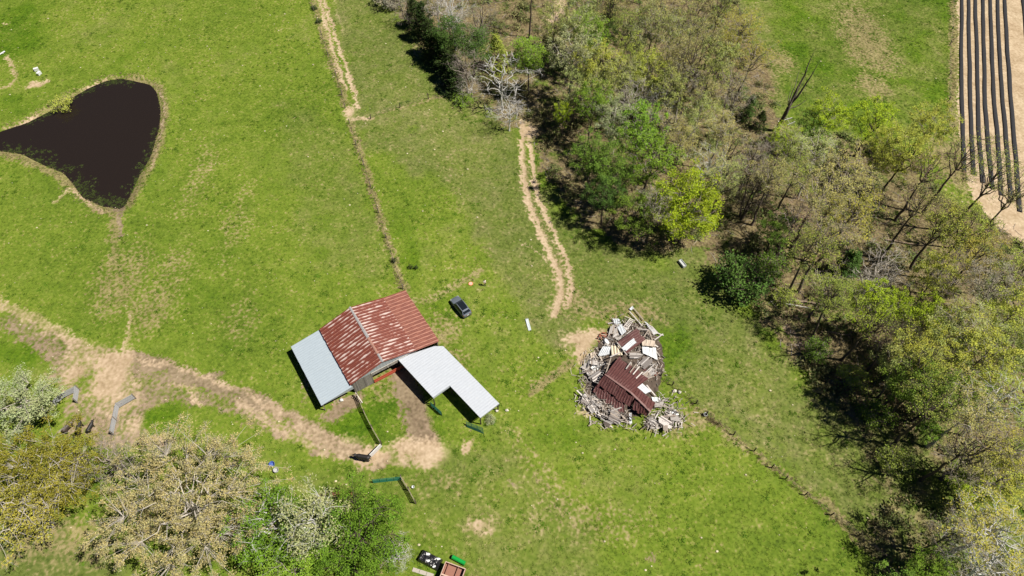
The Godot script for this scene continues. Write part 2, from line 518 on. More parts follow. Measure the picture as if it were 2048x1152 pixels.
	for j in nz + 1:
		for i in nx + 1:
			var x := GX0 + i
			var z := GZ0 + j
			var y := ground_height(x, z)
			v.append(Vector3(x, y, z))
			n.append(Vector3(ground_height(x - 0.5, z) - ground_height(x + 0.5, z), 1.0, ground_height(x, z - 0.5) - ground_height(x, z + 0.5)).normalized())
			u.append(Vector2(float(i) / nx, float(j) / nz))
	for j in nz:
		for i in nx:
			var k := j * (nx + 1) + i
			idx.append_array([k, k + 1, k + nx + 2, k, k + nx + 2, k + nx + 1])
	var arr := []
	arr.resize(Mesh.ARRAY_MAX)
	arr[Mesh.ARRAY_VERTEX] = v
	arr[Mesh.ARRAY_NORMAL] = n
	arr[Mesh.ARRAY_TEX_UV] = u
	arr[Mesh.ARRAY_INDEX] = idx
	var mesh := ArrayMesh.new()
	mesh.add_surface_from_arrays(Mesh.PRIMITIVE_TRIANGLES, arr)
	struct("ground", mesh, m)
	# open country round it, out to the horizon
	var far := Build.new()
	var R := 3000.0
	for q in [[-R, -R, R, GZ0], [-R, GZ1, R, R], [-R, GZ0, GX0, GZ1], [GX1, GZ0, R, GZ1]]:
		far.quad(Vector3(q[0], -0.02, q[1]), Vector3(q[2], -0.02, q[1]), Vector3(q[2], -0.02, q[3]), Vector3(q[0], -0.02, q[3]))
	struct("open_country", far.mesh(), plain("open_country", lin(0.11, 0.15, 0.03), 0.95))

func segment_distance(p: Vector2, a: Vector2, b: Vector2) -> float:
	var ab := b - a
	var t := clampf((p - a).dot(ab) / maxf(ab.length_squared(), 1e-6), 0.0, 1.0)
	return p.distance_to(a + ab * t)

var gully := PackedVector2Array()
var lumps: FastNoiseLite
func ground_height(x: float, z: float) -> float:
	if lumps == null:
		lumps = noise(31, 0.09, 2)
		gully = path_px([1600, 622, 1568, 628, 1570, 650, 1590, 675, 1612, 694])
	var p := Vector2(x, z)
	var y := -0.035 + 0.035 * lumps.get_noise_2d(x, z)
	if x < -55.0 and z < -75.0 and z > -150.0:
		var d := 1e9
		for k in pond_outline.size():
			d = minf(d, segment_distance(p, pond_outline[k], pond_outline[(k + 1) % pond_outline.size()]))
		if Geometry2D.is_point_in_polygon(p, pond_outline): d = -d
		y += clampf((d - 1.1) * 0.38, -1.5, 0.0)
		if d > 0.4 and d < 4.0: y += 0.22 * sin((d - 0.4) / 3.6 * PI)
	if x > 35.0 and x < 65.0 and z > -75.0 and z < -50.0:
		var d2 := 1e9
		for k in gully.size() - 1: d2 = minf(d2, segment_distance(p, gully[k], gully[k + 1]))
		y -= 0.9 * clampf(1.0 - d2 / 1.6, 0.0, 1.0)
	return y

func tint_at(p: Vector3) -> Color: # base colour of the ground there, linear
	var i := clampi(int((p.x - GX0) / (GX1 - GX0) * TW), 0, TW - 1)
	var j := clampi(int((p.z - GZ0) / (GZ1 - GZ0) * TH), 0, TH - 1)
	var k := (j * TW + i) * 3
	return Color8(ground_bytes[k], ground_bytes[k + 1], ground_bytes[k + 2]).srgb_to_linear()

func make_pond() -> void:
	var grown: PackedVector2Array = Geometry2D.offset_polygon(pond_outline, 0.9)[0]
	var idx := Geometry2D.triangulate_polygon(grown)
	var b := Build.new()
	for k in range(0, idx.size(), 3):
		var p := []
		for q in 3: p.append(Vector3(grown[idx[k + q]].x, -0.42, grown[idx[k + q]].y))
		if (p[2] - p[0]).cross(p[1] - p[0]).y < 0:
			p = [p[0], p[2], p[1]]
		b.tri(p[0], p[1], p[2], flat2(p[0]), flat2(p[1]), flat2(p[2]))
	var m := plain("pond_water", lin(0.017, 0.0125, 0.010), 0.06)
	var nt := NoiseTexture2D.new()
	nt.noise = noise(41, 0.02, 2)
	nt.seamless = true
	nt.as_normal_map = true
	nt.bump_strength = 2.0
	nt.width = 256
	nt.height = 256
	m.normal_enabled = true
	m.normal_texture = nt
	m.normal_scale = 0.35
	m.uv1_scale = Vector3(0.15, 0.15, 0.15)
	m.metallic_specular = 0.32
	struct("pond", b.mesh(), m)

func make_field_rows() -> void:
	var rows := [
		[1923.7, 0, 1922.5, 110, 1923.7, 208, 1925, 258, 1928, 345],
		[1937, 0, 1938.5, 100, 1941, 208, 1942.4, 258, 1947.6, 350],
		[1950, 0, 1954, 110, 1955.6, 208, 1957, 258, 1966, 366],
		[1965.4, 0, 1967, 80, 1970, 208, 1973.7, 258, 1985, 378],
		[1980, 0, 1984, 110, 1988, 208, 1993.6, 258, 2003, 391],
		[1995, 0, 1998, 90, 2005, 208, 2011, 258, 2022, 401],
		[2009, 0, 2015, 110, 2022.7, 208, 2026.6, 258, 2040, 424],
		[2046, 0, 2056, 110, 2068, 208, 2085, 300, 2120, 440]]
	var film := plain("mulch_film", lin(0.032, 0.033, 0.037), 0.38)
	var wrinkles := NoiseTexture2D.new()
	wrinkles.noise = noise(42, 0.05, 3)
	wrinkles.seamless = true
	wrinkles.as_normal_map = true
	wrinkles.bump_strength = 6.0
	film.normal_enabled = true
	film.normal_texture = wrinkles
	film.normal_scale = 0.5
	film.roughness = 0.62
	film.metallic_specular = 0.3
	var order := ["first", "second", "third", "fourth", "fifth", "sixth", "seventh", "eighth"]
	var wob := noise(43, 0.05, 2)
	for r in rows.size():
		var pts := path_px([rows[r][0] - (rows[r][2] - rows[r][0]) * 0.2, rows[r][1] - 24] + rows[r])
		var b := Build.new()
		var prev := []
		var dist := 0.0
		for k in pts.size() - 1:
			var a := pts[k]
			var e := pts[k + 1]
			var steps := maxi(2, int(a.distance_to(e) / 1.2))
			for s in steps + (1 if k == pts.size() - 2 else 0):
				var q := a.lerp(e, float(s) / steps)
				var d := (e - a).normalized()
				var side := Vector2(-d.y, d.x)
				q += side * 0.12 * wob.get_noise_2d(q.y, r * 40.0)
				var w := 0.46 + 0.05 * wob.get_noise_2d(q.y * 2.0, r * 40.0 + 9.0)
				var now := []
				for c in [[-1.0, -0.03], [-0.82, 0.17], [-0.3, 0.215], [0.3, 0.215], [0.82, 0.17], [1.0, -0.03]]:
					var p: Vector2 = q + side * w * float(c[0])
					now.append(Vector3(p.x, c[1] + 0.012 * wob.get_noise_2d(p.x * 30.0, p.y * 30.0), p.y))
				if prev.size():
					for c in 5:
						b.quad(prev[c], prev[c + 1], now[c + 1], now[c], Vector2(c * 0.3, dist * 0.6), Vector2(c * 0.3 + 0.3, dist * 0.6), Vector2(c * 0.3 + 0.3, dist * 0.6 + 0.7), Vector2(c * 0.3, dist * 0.6 + 0.7))
				prev = now
				dist += 1.2
		var o := part(numbered("planting_bed"), b.mesh(), film, self)
		tag(o, "long raised bed under black plastic film, %s from the grass edge" % order[r], "planting bed", "black plastic beds in the sandy field")

# ---------------------------------------------------------------- sheet metal
# kind 0: rust with bare zinc streaks, 1: red rust with fine pale ribs, 2: brown painted and rusted
func rust_texture(kind: int) -> ImageTexture:
	var w := 512
	var h := 512
	var nb := noise(51 + kind, 0.012, 3).get_image(w, h).get_data()
	var ns := noise(61 + kind, 0.05, 3).get_image(w, h).get_data()
	var nf := noise(71 + kind, 0.3, 2).get_image(w, h).get_data()
	var im := Image.create(w, h, false, Image.FORMAT_RGB8)
	for y in h:
		for x in w:
			var k := y * w + x
			# long streaks down the slope: sample the noise squeezed along y
			var streak := ns[(y / 5) * w + x] / 255.0
			var broad := nb[k] / 255.0
			var fine := nf[k] / 255.0
			var u := fposmod(x / 128.0, 1.0)
			var c := Vector3.ZERO
			if kind == 0:
				c = Vector3(0.112, 0.024, 0.016).lerp(Vector3(0.185, 0.046, 0.028), streak)
				var patch := (0.6 * nb[int(y * 0.45) * w + (int(x / 128.0) * 128 + 40)] + 0.4 * ns[int(y * 0.22) * w + (int(x / 128.0) * 128 + 90)]) / 255.0
				var edge := 0.20 - absf(u - 0.45 + (streak - 0.5) * 0.34)
				var pale := clampf((edge + (patch - 0.575) * 0.75 + (fine - 0.5) * 0.22) * 9.0, 0.0, 1.0)
				c = c.lerp(Vector3(0.36, 0.11, 0.06), clampf((edge + (patch - 0.5) * 0.5 + (fine - 0.5) * 0.3) * 5.0 + 0.05, 0.0, 0.8))
				c = c.lerp(Vector3(0.52, 0.42, 0.385) * (0.85 + 0.3 * fine), pale)
			elif kind == 1:
				c = Vector3(0.125, 0.034, 0.024).lerp(Vector3(0.21, 0.065, 0.042), streak)
				c = c.lerp(Vector3(0.30, 0.11, 0.07), clampf((streak - 0.5) * 2.4 + (broad - 0.5), 0.0, 0.7))
				var lap := 0.13 - absf(u - 0.5) + (streak - 0.5) * 0.1
				if lap > 0.0: c = c.lerp(Vector3(0.50, 0.26, 0.19), clampf(lap * 9.0, 0.0, 0.8))
			else:
				c = Vector3(0.062, 0.022, 0.022).lerp(Vector3(0.115, 0.038, 0.034), streak)
				c = c.lerp(Vector3(0.17, 0.085, 0.075), clampf((broad - 0.55) * 2.0 + (fine - 0.5) * 0.8, 0.0, 0.8))
				if fine > 0.82 and broad > 0.5: c = c.lerp(Vector3(0.30, 0.12, 0.07), 0.7)
			im.set_pixel(x, y, Color(c.x, c.y, c.z).linear_to_srgb())
	return ImageTexture.create_from_image(im)

var grime: ImageTexture
func grime_texture() -> ImageTexture: # dust and faint rust runs on painted sheet, long down the slope
	if grime: return grime
	var w := 256
	var a := noise(75, 0.03, 3).get_image(w, w).get_data()
	var b := noise(76, 0.09, 3).get_image(w, w).get_data()
	var im := Image.create(w, w, false, Image.FORMAT_RGB8)
	for y in w:
		for x in w:
			var run := b[(y / 8) * w + x] / 255.0
			var cloud := a[y * w + x] / 255.0
			var v := 0.91 + 0.045 * run + 0.04 * cloud
			var rusty := clampf((run - 0.78) * 5.0, 0.0, 1.0) * clampf((cloud - 0.45) * 4.0, 0.0, 1.0)
			im.set_pixel(x, y, Color(minf(v, 1.0), minf(v - 0.05 * rusty, 1.0), minf(v - 0.12 * rusty, 1.0)))
	grime = ImageTexture.create_from_image(im)
	return grime

# one ribbed sheet of metal: a-b is its upper end, d-c its lower end; ribs run from end to end
func sheet_mesh(a: Vector3, b: Vector3, c: Vector3, d: Vector3, ribs: int, amp: float, uv: Rect2, along := 3, bend := 0.0) -> ArrayMesh:
	var s := Build.new()
	var up := (d - a).cross(b - a).normalized()
	if up.y < 0: up = -up
	var cols := ribs * 4
	var grid := []
	for j in along + 1:
		var t := float(j) / along
		var row := []
		for i in cols + 1:
			var f := float(i) / cols
			var p := a.lerp(b, f).lerp(d.lerp(c, f), t)
			var k := i % 4
			p += up * ((amp if (k == 1 or k == 2) and ribs > 0 else 0.0) + bend * sin(t * PI) * sin(f * 5.0 + t * 4.0))
			row.append(p)
		grid.append(row)
	for j in along:
		for i in cols:
			var u0 := Vector2(uv.position.x + uv.size.x * i / cols, uv.position.y + uv.size.y * j / along)
			var u1 := Vector2(uv.position.x + uv.size.x * (i + 1) / cols, uv.position.y + uv.size.y * (j + 1) / along)
			var p0: Vector3 = grid[j][i]
			var p1: Vector3 = grid[j][i + 1]
			var p2: Vector3 = grid[j + 1][i + 1]
			var p3: Vector3 = grid[j + 1][i]
			if (p2 - p0).cross(p1 - p0).dot(up) > 0:
				s.quad(p0, p1, p2, p3, u0, Vector2(u1.x, u0.y), u1, Vector2(u0.x, u1.y))
			else:
				s.quad(p0, p3, p2, p1, u0, Vector2(u0.x, u1.y), u1, Vector2(u1.x, u0.y))
	# underside and the cut edges, 15 mm below
	var o := up * -0.015
	s.quad(a + o, b + o, c + o, d + o, uv.position, uv.position, uv.position, uv.position)
	for e in [[a, b], [b, c], [c, d], [d, a]]:
		s.quad(e[0], e[1], e[1] + o, e[0] + o, uv.position, uv.position, uv.position, uv.position)
	return s.mesh()

# a slope laid with sheets side by side, from the upper edge a-b to the lower edge d-c
func lay_sheets(parent: Node, a: Vector3, b: Vector3, c: Vector3, d: Vector3, count: int, mat: Material, ribs := 2, amp := 0.025, ragged := 0.05, lift := 0.0, bend := 0.0, called := "roof_sheet") -> void:
	for k in count:
		var t0 := float(k) / count
		var t1 := (k + 1.0) / count
		var r0 := rng.randf_range(-1, 1) * ragged
		var r1 := rng.randf_range(-1, 1) * ragged
		var along := (d - a).normalized()
		var up := Vector3.UP * (0.006 * (k % 2) + rng.randf() * lift)
		var pa := a.lerp(b, t0) + along * r0 + up
		var pb := a.lerp(b, t1) + along * r0 + up
		var pc := d.lerp(c, t1) + along * r1 + up
		var pd := d.lerp(c, t0) + along * r1 + up
		var uv := Rect2(0.25 * rng.randi_range(0, 3), rng.randf(), 0.25, minf((pd - pa).length() / 9.0, 0.9))
		part(called, sheet_mesh(pa, pb, pc, pd, ribs, amp, uv, 3 if bend == 0.0 else 6, bend), mat, parent)

func board_wall(b: Build, p0: Vector3, p1: Vector3, bottom: float, top0: float, top1: float, width: float, tone := 0.5) -> void:
	# upright boards from p0 to p1, the tops on a line from top0 to top1
	var count := maxi(1, int(p0.distance_to(p1) / width))
	var dir := (p1 - p0).normalized()
	var side := dir.cross(Vector3.UP)
	for k in count:
		var a := p0.lerp(p1, (k + 0.04) / count)
		var e := p0.lerp(p1, (k + 0.96) / count)
		var ta := lerpf(top0, top1, (k + 0.04) / count) - rng.randf() * 0.04
		var te := lerpf(top0, top1, (k + 0.96) / count) - rng.randf() * 0.04
		var g := tone * rng.randf_range(0.6, 1.15)
		b.col = Color(g, g * rng.randf_range(0.95, 1.0), g * rng.randf_range(0.9, 1.0))
		var off := side * rng.randf_range(0.0, 0.025)
		var thick := side * 0.03
		var low := bottom + rng.randf() * 0.06
		b.hexa([a + off + Vector3.UP * low, e + off + Vector3.UP * low, e + off + thick + Vector3.UP * low, a + off + thick + Vector3.UP * low,
			a + off + Vector3.UP * ta, e + off + Vector3.UP * te, e + off + thick + Vector3.UP * te, a + off + thick + Vector3.UP * ta])

func make_barn() -> void:
	var rust := plain("rusted_zinc", Color.WHITE, 0.62)
	rust.albedo_texture = rust_texture(0)
	var red := plain("red_rust", Color.WHITE, 0.66)
	red.albedo_texture = rust_texture(1)
	var brown := plain("brown_roofing", Color.WHITE, 0.55)
	brown.albedo_texture = rust_texture(2)
	var white := plain("pale_roofing", lin(0.40, 0.475, 0.535), 0.5)
	white.albedo_texture = grime_texture()
	var zinc := plain("zinc", lin(0.34, 0.33, 0.33), 0.55, 0.2)
	var wood := vcol("grey_boards", lin(0.42, 0.40, 0.38))
	var barn := thing("barn", "barn with streaked rusty red gable roof and white side roof", "barn", Vector3(-23.85, 0, -59.1), deg_to_rad(32.5))
	var z0 := -6.25
	var z1 := 6.2
	var ridge := 5.25
	# main roof: two slopes of twenty sheets
	lay_sheets(barn, Vector3(0, ridge, z0), Vector3(0, ridge, z1), Vector3(-6.0, 3.42, z1), Vector3(-6.0, 3.42, z0), 20, rust, 2, 0.03, 0.04)
	lay_sheets(barn, Vector3(0, ridge, z1), Vector3(0, ridge, z0), Vector3(5.85, 3.55, z0), Vector3(5.85, 3.55, z1), 20, rust, 2, 0.03, 0.04)
	for k in 7:
		var a := lerpf(z0 - 0.05, z1 + 0.05, k / 7.0)
		var e := lerpf(z0 - 0.05, z1 + 0.05, (k + 0.97) / 7.0)
		var cap := Build.new()
		var w := rng.randf_range(0.17, 0.24)
		for s in [-1.0, 1.0]:
			cap.hexa([Vector3(0, ridge + 0.05, a), Vector3(s * w, ridge - 0.0, a), Vector3(s * w, ridge - 0.0, e), Vector3(0, ridge + 0.05, e),
				Vector3(0, ridge + 0.07, a), Vector3(s * w, ridge + 0.02, a), Vector3(s * w, ridge + 0.02, e), Vector3(0, ridge + 0.07, e)])
		part("ridge_cap", cap.mesh(), zinc if k != 4 and k != 5 else plain("ridge_rust", lin(0.32, 0.17, 0.13), 0.7), barn)
	# side roofs
	lay_sheets(barn, Vector3(5.7, 3.40, z1 - 0.1), Vector3(5.7, 3.40, z0 - 0.1), Vector3(10.05, 2.52, z0 - 0.1), Vector3(10.05, 2.52, z1 - 0.1), 17, red, 3, 0.03, 0.03)
	lay_sheets(barn, Vector3(-5.88, 3.12, z0 - 0.1), Vector3(-5.88, 3.12, z1 + 0.2), Vector3(-11.25, 2.35, z1 + 0.2), Vector3(-11.25, 2.35, z0 - 0.1), 14, white, 2, 0.011, 0.012)
	# walls
	var front := Build.new()
	board_wall(front, Vector3(-5.6, 0, z1 - 0.35), Vector3(-2.3, 0, z1 - 0.35), 0.0, 3.35, 3.6, 0.2, 0.5)
	board_wall(front, Vector3(4.2, 0, z1 - 0.35), Vector3(5.6, 0, z1 - 0.35), 0.0, 3.6, 3.45, 0.2, 0.45)
	board_wall(front, Vector3(-2.3, 0, z1 - 0.35), Vector3(4.2, 0, z1 - 0.35), 2.35, 3.5, 3.5, 0.2, 0.8)
	part("front_boards", front.mesh(), wood, barn)
	var gable := Build.new()
	gable.col = Color(1, 1, 1)
	for k in 40:
		var xa := lerpf(-5.5, 5.4, k / 40.0)
		var xb := lerpf(-5.5, 5.4, (k + 1) / 40.0)
		var ya := ridge - absf(xa) * 0.302 - 0.1
		var yb := ridge - absf(xb) * 0.302 - 0.1
		var zz := z1 - 0.3 + (0.02 if k % 2 == 0 else 0.0)
		gable.hexa([Vector3(xa, 3.3, zz), Vector3(xb, 3.3, zz), Vector3(xb, 3.3, zz + 0.02), Vector3(xa, 3.3, zz + 0.02),
			Vector3(xa, maxf(ya, 3.35), zz), Vector3(xb, maxf(yb, 3.35), zz), Vector3(xb, maxf(yb, 3.35), zz + 0.02), Vector3(xa, maxf(ya, 3.35), zz + 0.02)])
	part("gable_siding", gable.mesh(), plain("gable_metal", lin(0.34, 0.38, 0.42), 0.5), barn)
	var trim := Build.new()
	trim.box(Vector3(1.0, 3.28, z1 - 0.24), Vector3(6.6, 0.14, 0.05))
	part("head_board", trim.mesh(), plain("pale_board", lin(0.5, 0.47, 0.42), 0.8), barn)
	var back := Build.new()
	board_wall(back, Vector3(-5.6, 0, z0 + 0.35), Vector3(5.6, 0, z0 + 0.35), 0.0, 3.4, 3.5, 0.25, 0.45)
	part("rear_boards", back.mesh(), wood, barn)
	var left := Build.new()
	board_wall(left, Vector3(-5.6, 0, z0 + 0.35), Vector3(-5.6, 0, z1 - 0.35), 0.0, 3.1, 3.1, 0.25, 0.45)
	part("side_boards", left.mesh(), wood, barn)
	var right := Build.new()
	board_wall(right, Vector3(9.7, 0, z0 + 0.2), Vector3(9.7, 0, z1 - 0.4), 0.0, 2.45, 2.45, 0.25, 0.45)
	part("side_boards", right.mesh(), wood, barn)
	var lean := Build.new()
	for k in 26:
		var xa := lerpf(-11.1, -5.7, k / 26.0)
		var xb := lerpf(-11.1, -5.7, (k + 0.95) / 26.0)
		lean.hexa([Vector3(xa, 2.12, z1 + 0.04), Vector3(xb, 2.12 + 0.02, z1 + 0.04), Vector3(xb, 2.14, z1 + 0.07), Vector3(xa, 2.12, z1 + 0.07),
			Vector3(xa, 2.30 + (xa + 11.1) * 0.14, z1 + 0.04), Vector3(xb, 2.30 + (xb + 11.1) * 0.14, z1 + 0.04), Vector3(xb, 2.30 + (xb + 11.1) * 0.14, z1 + 0.07), Vector3(xa, 2.30 + (xa + 11.1) * 0.14, z1 + 0.07)])
	part("lean_to_siding", lean.mesh(), plain("gable_metal", lin(0.34, 0.38, 0.42), 0.5), barn)
	# red rails across the opening
	for k in 4:
		var rail := Build.new()
		rail.box(Vector3(0.95, 0.22 + k * 0.27, z1 - 0.2 + 0.03 * (k % 2)), Vector3(6.3, 0.23, 0.05))
		part("red_rail", rail.mesh(), plain("red_paint", lin(0.42, 0.075, 0.04), 0.7), barn)
	# posts
	for p in [[-11.0, z1 - 0.1, 2.3], [-11.0, 2.0, 2.3], [-11.0, -2.2, 2.3], [-11.0, z0 + 0.2, 2.3], [5.75, z1 - 0.35, 3.4], [9.75, z1 - 0.35, 2.45], [-2.3, z1 - 0.35, 3.4], [4.25, z1 - 0.35, 3.4]]:
		var post := Build.new()
		post.box(Vector3(p[0], p[2] * 0.5 - 0.1, p[1]), Vector3(0.15, p[2] + 0.2, 0.15))
		part("post", post.mesh(), plain("weathered_post", lin(0.20, 0.17, 0.14), 0.85), barn)
	for k in 4:
		var beam := Build.new()
		beam.bar(Vector3(-11.1, 2.2, lerpf(z0, z1, k / 3.0)), Vector3(-5.7, 2.97, lerpf(z0, z1, k / 3.0)), 0.06, 0.14)
		part("rafter", beam.mesh(), plain("weathered_post", lin(0.20, 0.17, 0.14), 0.85), barn)

func make_carport() -> void:
	# local x runs down the slope to the right, local z along the roof towards the camera
	var o := thing("open_shed", "open shed with L-shaped white metal roof against the barn front", "shed", Vector3(-18.7, 0, -55.7), deg_to_rad(42.0))
	var white := plain("white_roofing", lin(0.49, 0.53, 0.585), 0.5)
	white.albedo_texture = grime_texture()
	var steps := 18
	var total := 16.9
	for k in steps:
		var l0 := total * k / steps
		var l1 := total * (k + 1.0) / steps
		var c0 := 0.0 if l0 < 9.3 else 3.36
		var c1 := minf(7.25, l0 / 2.24 * 7.3)
		var c2 := minf(7.25, l1 / 2.24 * 7.3)
		var h0 := 3.08 - 0.088 * c0 + 0.004 * (k % 2)
		var h1 := 3.08 - 0.088 * c1 + 0.004 * (k % 2)
		var h2 := 3.08 - 0.088 * c2 + 0.004 * (k % 2)
		part("roof_sheet", sheet_mesh(Vector3(c0, h0, l0), Vector3(c0, h0, l1), Vector3(c2, h2, l1), Vector3(maxf(c1, 0.03), h1, l0), 2, 0.011, Rect2(rng.randf(), rng.randf(), 0.25, 0.8)), white, o)
	for f in [[0.0, 9.4, 3.36, 9.4, 0.42], [3.4, 9.45, 3.4, 16.9, 0.2], [3.36, 16.92, 7.25, 16.92, 0.16], [0.0, 0.3, 0.0, 9.4, 0.2]]:
		var b := Build.new()
		var ha: float = 3.05 - 0.088 * f[0]
		var hb: float = 3.05 - 0.088 * f[2]
		b.hexa([Vector3(f[0], ha - f[4], f[1]), Vector3(f[2], hb - f[4], f[3]), Vector3(f[2], hb - f[4], f[3] + 0.04), Vector3(f[0] + 0.04, ha - f[4], f[1] + 0.04),
			Vector3(f[0], ha - 0.01, f[1]), Vector3(f[2], hb - 0.01, f[3]), Vector3(f[2], hb - 0.01, f[3] + 0.04), Vector3(f[0] + 0.04, ha - 0.01, f[1] + 0.04)])
		part("fascia", b.mesh(), white if f[4] > 0.3 else plain("grey_trim", lin(0.22, 0.23, 0.24), 0.6), o)
	for p in [[0.15, 9.25], [0.15, 4.6], [0.15, 0.4], [3.5, 16.7], [7.1, 16.7], [3.5, 9.6], [7.1, 9.6], [7.1, 4.5]]:
		var b := Build.new()
		var h: float = 3.0 - 0.088 * p[0]
		b.tube(Vector3(p[0], -0.2, p[1]), Vector3(p[0], h, p[1]), 0.11, 0.09, 8)
		part("post", b.mesh(), plain("dark_post", lin(0.07, 0.05, 0.04), 0.85), o)
	for l in [0.6, 4.6, 9.2, 12.9, 16.6]:
		var b := Build.new()
		var c0: float = 0.0 if l < 9.3 else 3.4
		b.bar(Vector3(c0, 2.96 - 0.088 * c0, l), Vector3(7.2 if l > 2.2 else 2.0, 2.96 - 0.088 * (7.2 if l > 2.2 else 2.0), l), 0.06, 0.16)
		part("rafter", b.mesh(), plain("dark_post", lin(0.07, 0.05, 0.04), 0.85), o)

# ---------------------------------------------------------------- the collapsed house
func make_ruin() -> void:
	var brown := plain("brown_roofing", Color.WHITE, 0.5)
	var silver := vcol("loose_zinc", lin(0.52, 0.55, 0.58), 0.45)
	var whitish := vcol("loose_white", lin(0.68, 0.70, 0.70), 0.5)
	var tan := vcol("loose_tan", lin(0.50, 0.42, 0.34), 0.7)
	var origin := G(1250, 740)
	var ruin := thing("collapsed_house", "collapsed wooden house, brown metal roof fallen among grey planks", "ruin", Vector3(origin.x, 0, origin.z))
	var at := func(px: float, py: float, h: float) -> Vector3: return G(px, py, h) - Vector3(origin.x, 0, origin.z)
	# heap of broken stuff under the roof
	var heap := Build.new()
	var hn := noise(81, 0.35, 3)
	var cells := 44
	for j in cells:
		for i in cells:
			var p := []
			for q in [[0, 0], [1, 0], [1, 1], [0, 1]]:
				var x: float = lerpf(-9.5, 9.5, float(i + q[0]) / cells)
				var z: float = lerpf(-11.0, 11.5, float(j + q[1]) / cells)
				var r := Vector2((x + 0.25 * z) / 6.2, z / 9.0).length()
				var y: float = maxf(-0.06, 1.0 * (1.0 - r * r) * 0.75 + 0.35 * hn.get_noise_2d(x * 3.0, z * 3.0) * clampf(1.35 - r, 0.0, 1.0))
				p.append(Vector3(x, y if r < 1.1 else -0.08, z))
			if maxf(maxf(p[0].y, p[1].y), maxf(p[2].y, p[3].y)) > -0.05:
				var t := 0.75 + 0.5 * hn.get_noise_2d(i * 9.0, j * 9.0)
				heap.col = Color(t, t * 0.96, t * 0.9)
				heap.quad(p[0], p[1], p[2], p[3])
	part("rubble", heap.mesh(), vcol("rubble", lin(0.11, 0.085, 0.068), 0.95), ruin)
	# roof planes: upper edge a-b, lower edge d-c
	var planes := [
		[[1211.5, 748.5, 2.5], [1261, 785, 2.5], [1297, 757, 1.1], [1238, 714, 1.5], 13, brown],
		[[1261, 785, 2.45], [1301, 823, 1.9], [1311, 806, 1.2], [1273, 772, 1.3], 8, brown],
		[[1268, 797, 2.3], [1210, 748.5, 2.5], [1194, 770, 1.35], [1258, 815, 1.3], 14, brown],
		[[1250, 809, 1.1], [1192, 772, 1.15], [1185, 786, 0.55], [1247, 828, 0.5], 12, brown],
		[[1300, 823, 1.85], [1271, 797, 2.15], [1265, 819, 1.1], [1293, 834, 0.8], 6, brown],
		[[1253, 708, 1.35], [1234, 685, 1.4], [1273, 657, 1.05], [1290, 680, 1.0], 6, brown],
	]
	for p in planes:
		lay_sheets(ruin, at.call(p[0][0], p[0][1], p[0][2]), at.call(p[1][0], p[1][1], p[1][2]), at.call(p[2][0], p[2][1], p[2][2]), at.call(p[3][0], p[3][1], p[3][2]), p[4], p[5], 2, 0.016, 0.22, 0.035, 0.10)
	for r in [[[1210, 748, 2.56], [1262, 785, 2.56]], [[1262, 785, 2.52], [1301, 823, 1.98]]]:
		var cap := Build.new()
		cap.bar(at.call(r[0][0], r[0][1], r[0][2]), at.call(r[1][0], r[1][1], r[1][2]), 0.3, 0.03)
		part("ridge_cap", cap.mesh(), plain("ridge_brown", lin(0.2, 0.11, 0.10), 0.6), ruin)
	# pale sheets torn off and thrown about
	var loose := [
		[[1244, 695, 1.75], [1251, 703, 1.75], [1274, 684, 1.5], [1266, 677, 1.5], 3, silver],
		[[1206, 692, 0.9], [1221, 695, 1.1], [1218, 709, 0.9], [1195, 713, 0.6], 5, silver],
		[[1284, 694, 1.1], [1312, 697, 1.2], [1315, 719, 0.8], [1286, 708, 0.9], 4, whitish],
		[[1283, 678, 0.9], [1310, 683, 0.9], [1311, 693, 1.1], [1284.6, 693, 1.0], 3, tan],
		[[1233, 653, 0.6], [1243, 649, 0.7], [1252, 662, 0.8], [1243, 670, 0.9], 2, silver],
		[[1224, 636, 0.3], [1238, 638, 0.4], [1242, 648, 0.5], [1230, 650, 0.4], 3, silver],
		[[1287, 641, 0.3], [1294, 645, 0.3], [1315, 665, 0.25], [1307, 669, 0.25], 1, silver],
		[[1272, 773, 1.45], [1284.5, 766.5, 1.2], [1302, 782, 0.9], [1291, 788, 1.1], 3, silver],
		[[1302, 792, 0.7], [1323, 797, 0.6], [1318, 806, 0.6], [1306, 803, 0.7], 3, whitish],
		[[1258, 618, 0.2], [1265, 612, 0.3], [1268, 617, 0.3], [1263, 621, 0.2], 1, silver],
		[[1258, 826, 0.6], [1263, 824, 0.8], [1264, 847, 0.15], [1259, 848, 0.15], 1, silver],
		[[1336, 822, 0.5], [1352, 820, 0.4], [1358, 830, 0.3], [1340, 833, 0.4], 3, whitish],
		[[1180, 735, 0.6], [1192, 722, 0.7], [1203, 730, 0.7], [1190, 744, 0.6], 3, whitish],
		[[1180, 708, 0.4], [1190, 703, 0.5], [1192, 712, 0.5], [1182, 716, 0.4], 2, tan],
		[[1345, 828, 0.55], [1356, 832, 0.45], [1357, 838, 0.4], [1347, 834, 0.5], 2, brown],
		[[1284, 735, 0.7], [1291, 731, 0.7], [1295, 743, 0.6], [1288, 746, 0.6], 2, brown],
	]
	for p in loose:
		lay_sheets(ruin, at.call(p[0][0], p[0][1], p[0][2]), at.call(p[1][0], p[1][1], p[1][2]), at.call(p[2][0], p[2][1], p[2][2]), at.call(p[3][0], p[3][1], p[3][2]), p[4], p[5], 2, 0.025, 0.15, 0.05, 0.06, "loose_sheet")
	# planks, one by one: [outline, how many, main direction in degrees, spread, height]
	var tones := []
	for k in 7:
		var g: float = [0.26, 0.36, 0.46, 0.56, 0.30, 0.20, 0.11][k]
		tones.append(plain("old_plank_%d" % k, lin(g, g * [0.95, 0.93, 0.94, 0.93, 0.84, 0.9, 0.82][k], g * [0.92, 0.87, 0.9, 0.87, 0.7, 0.84, 0.7][k]), 0.85))
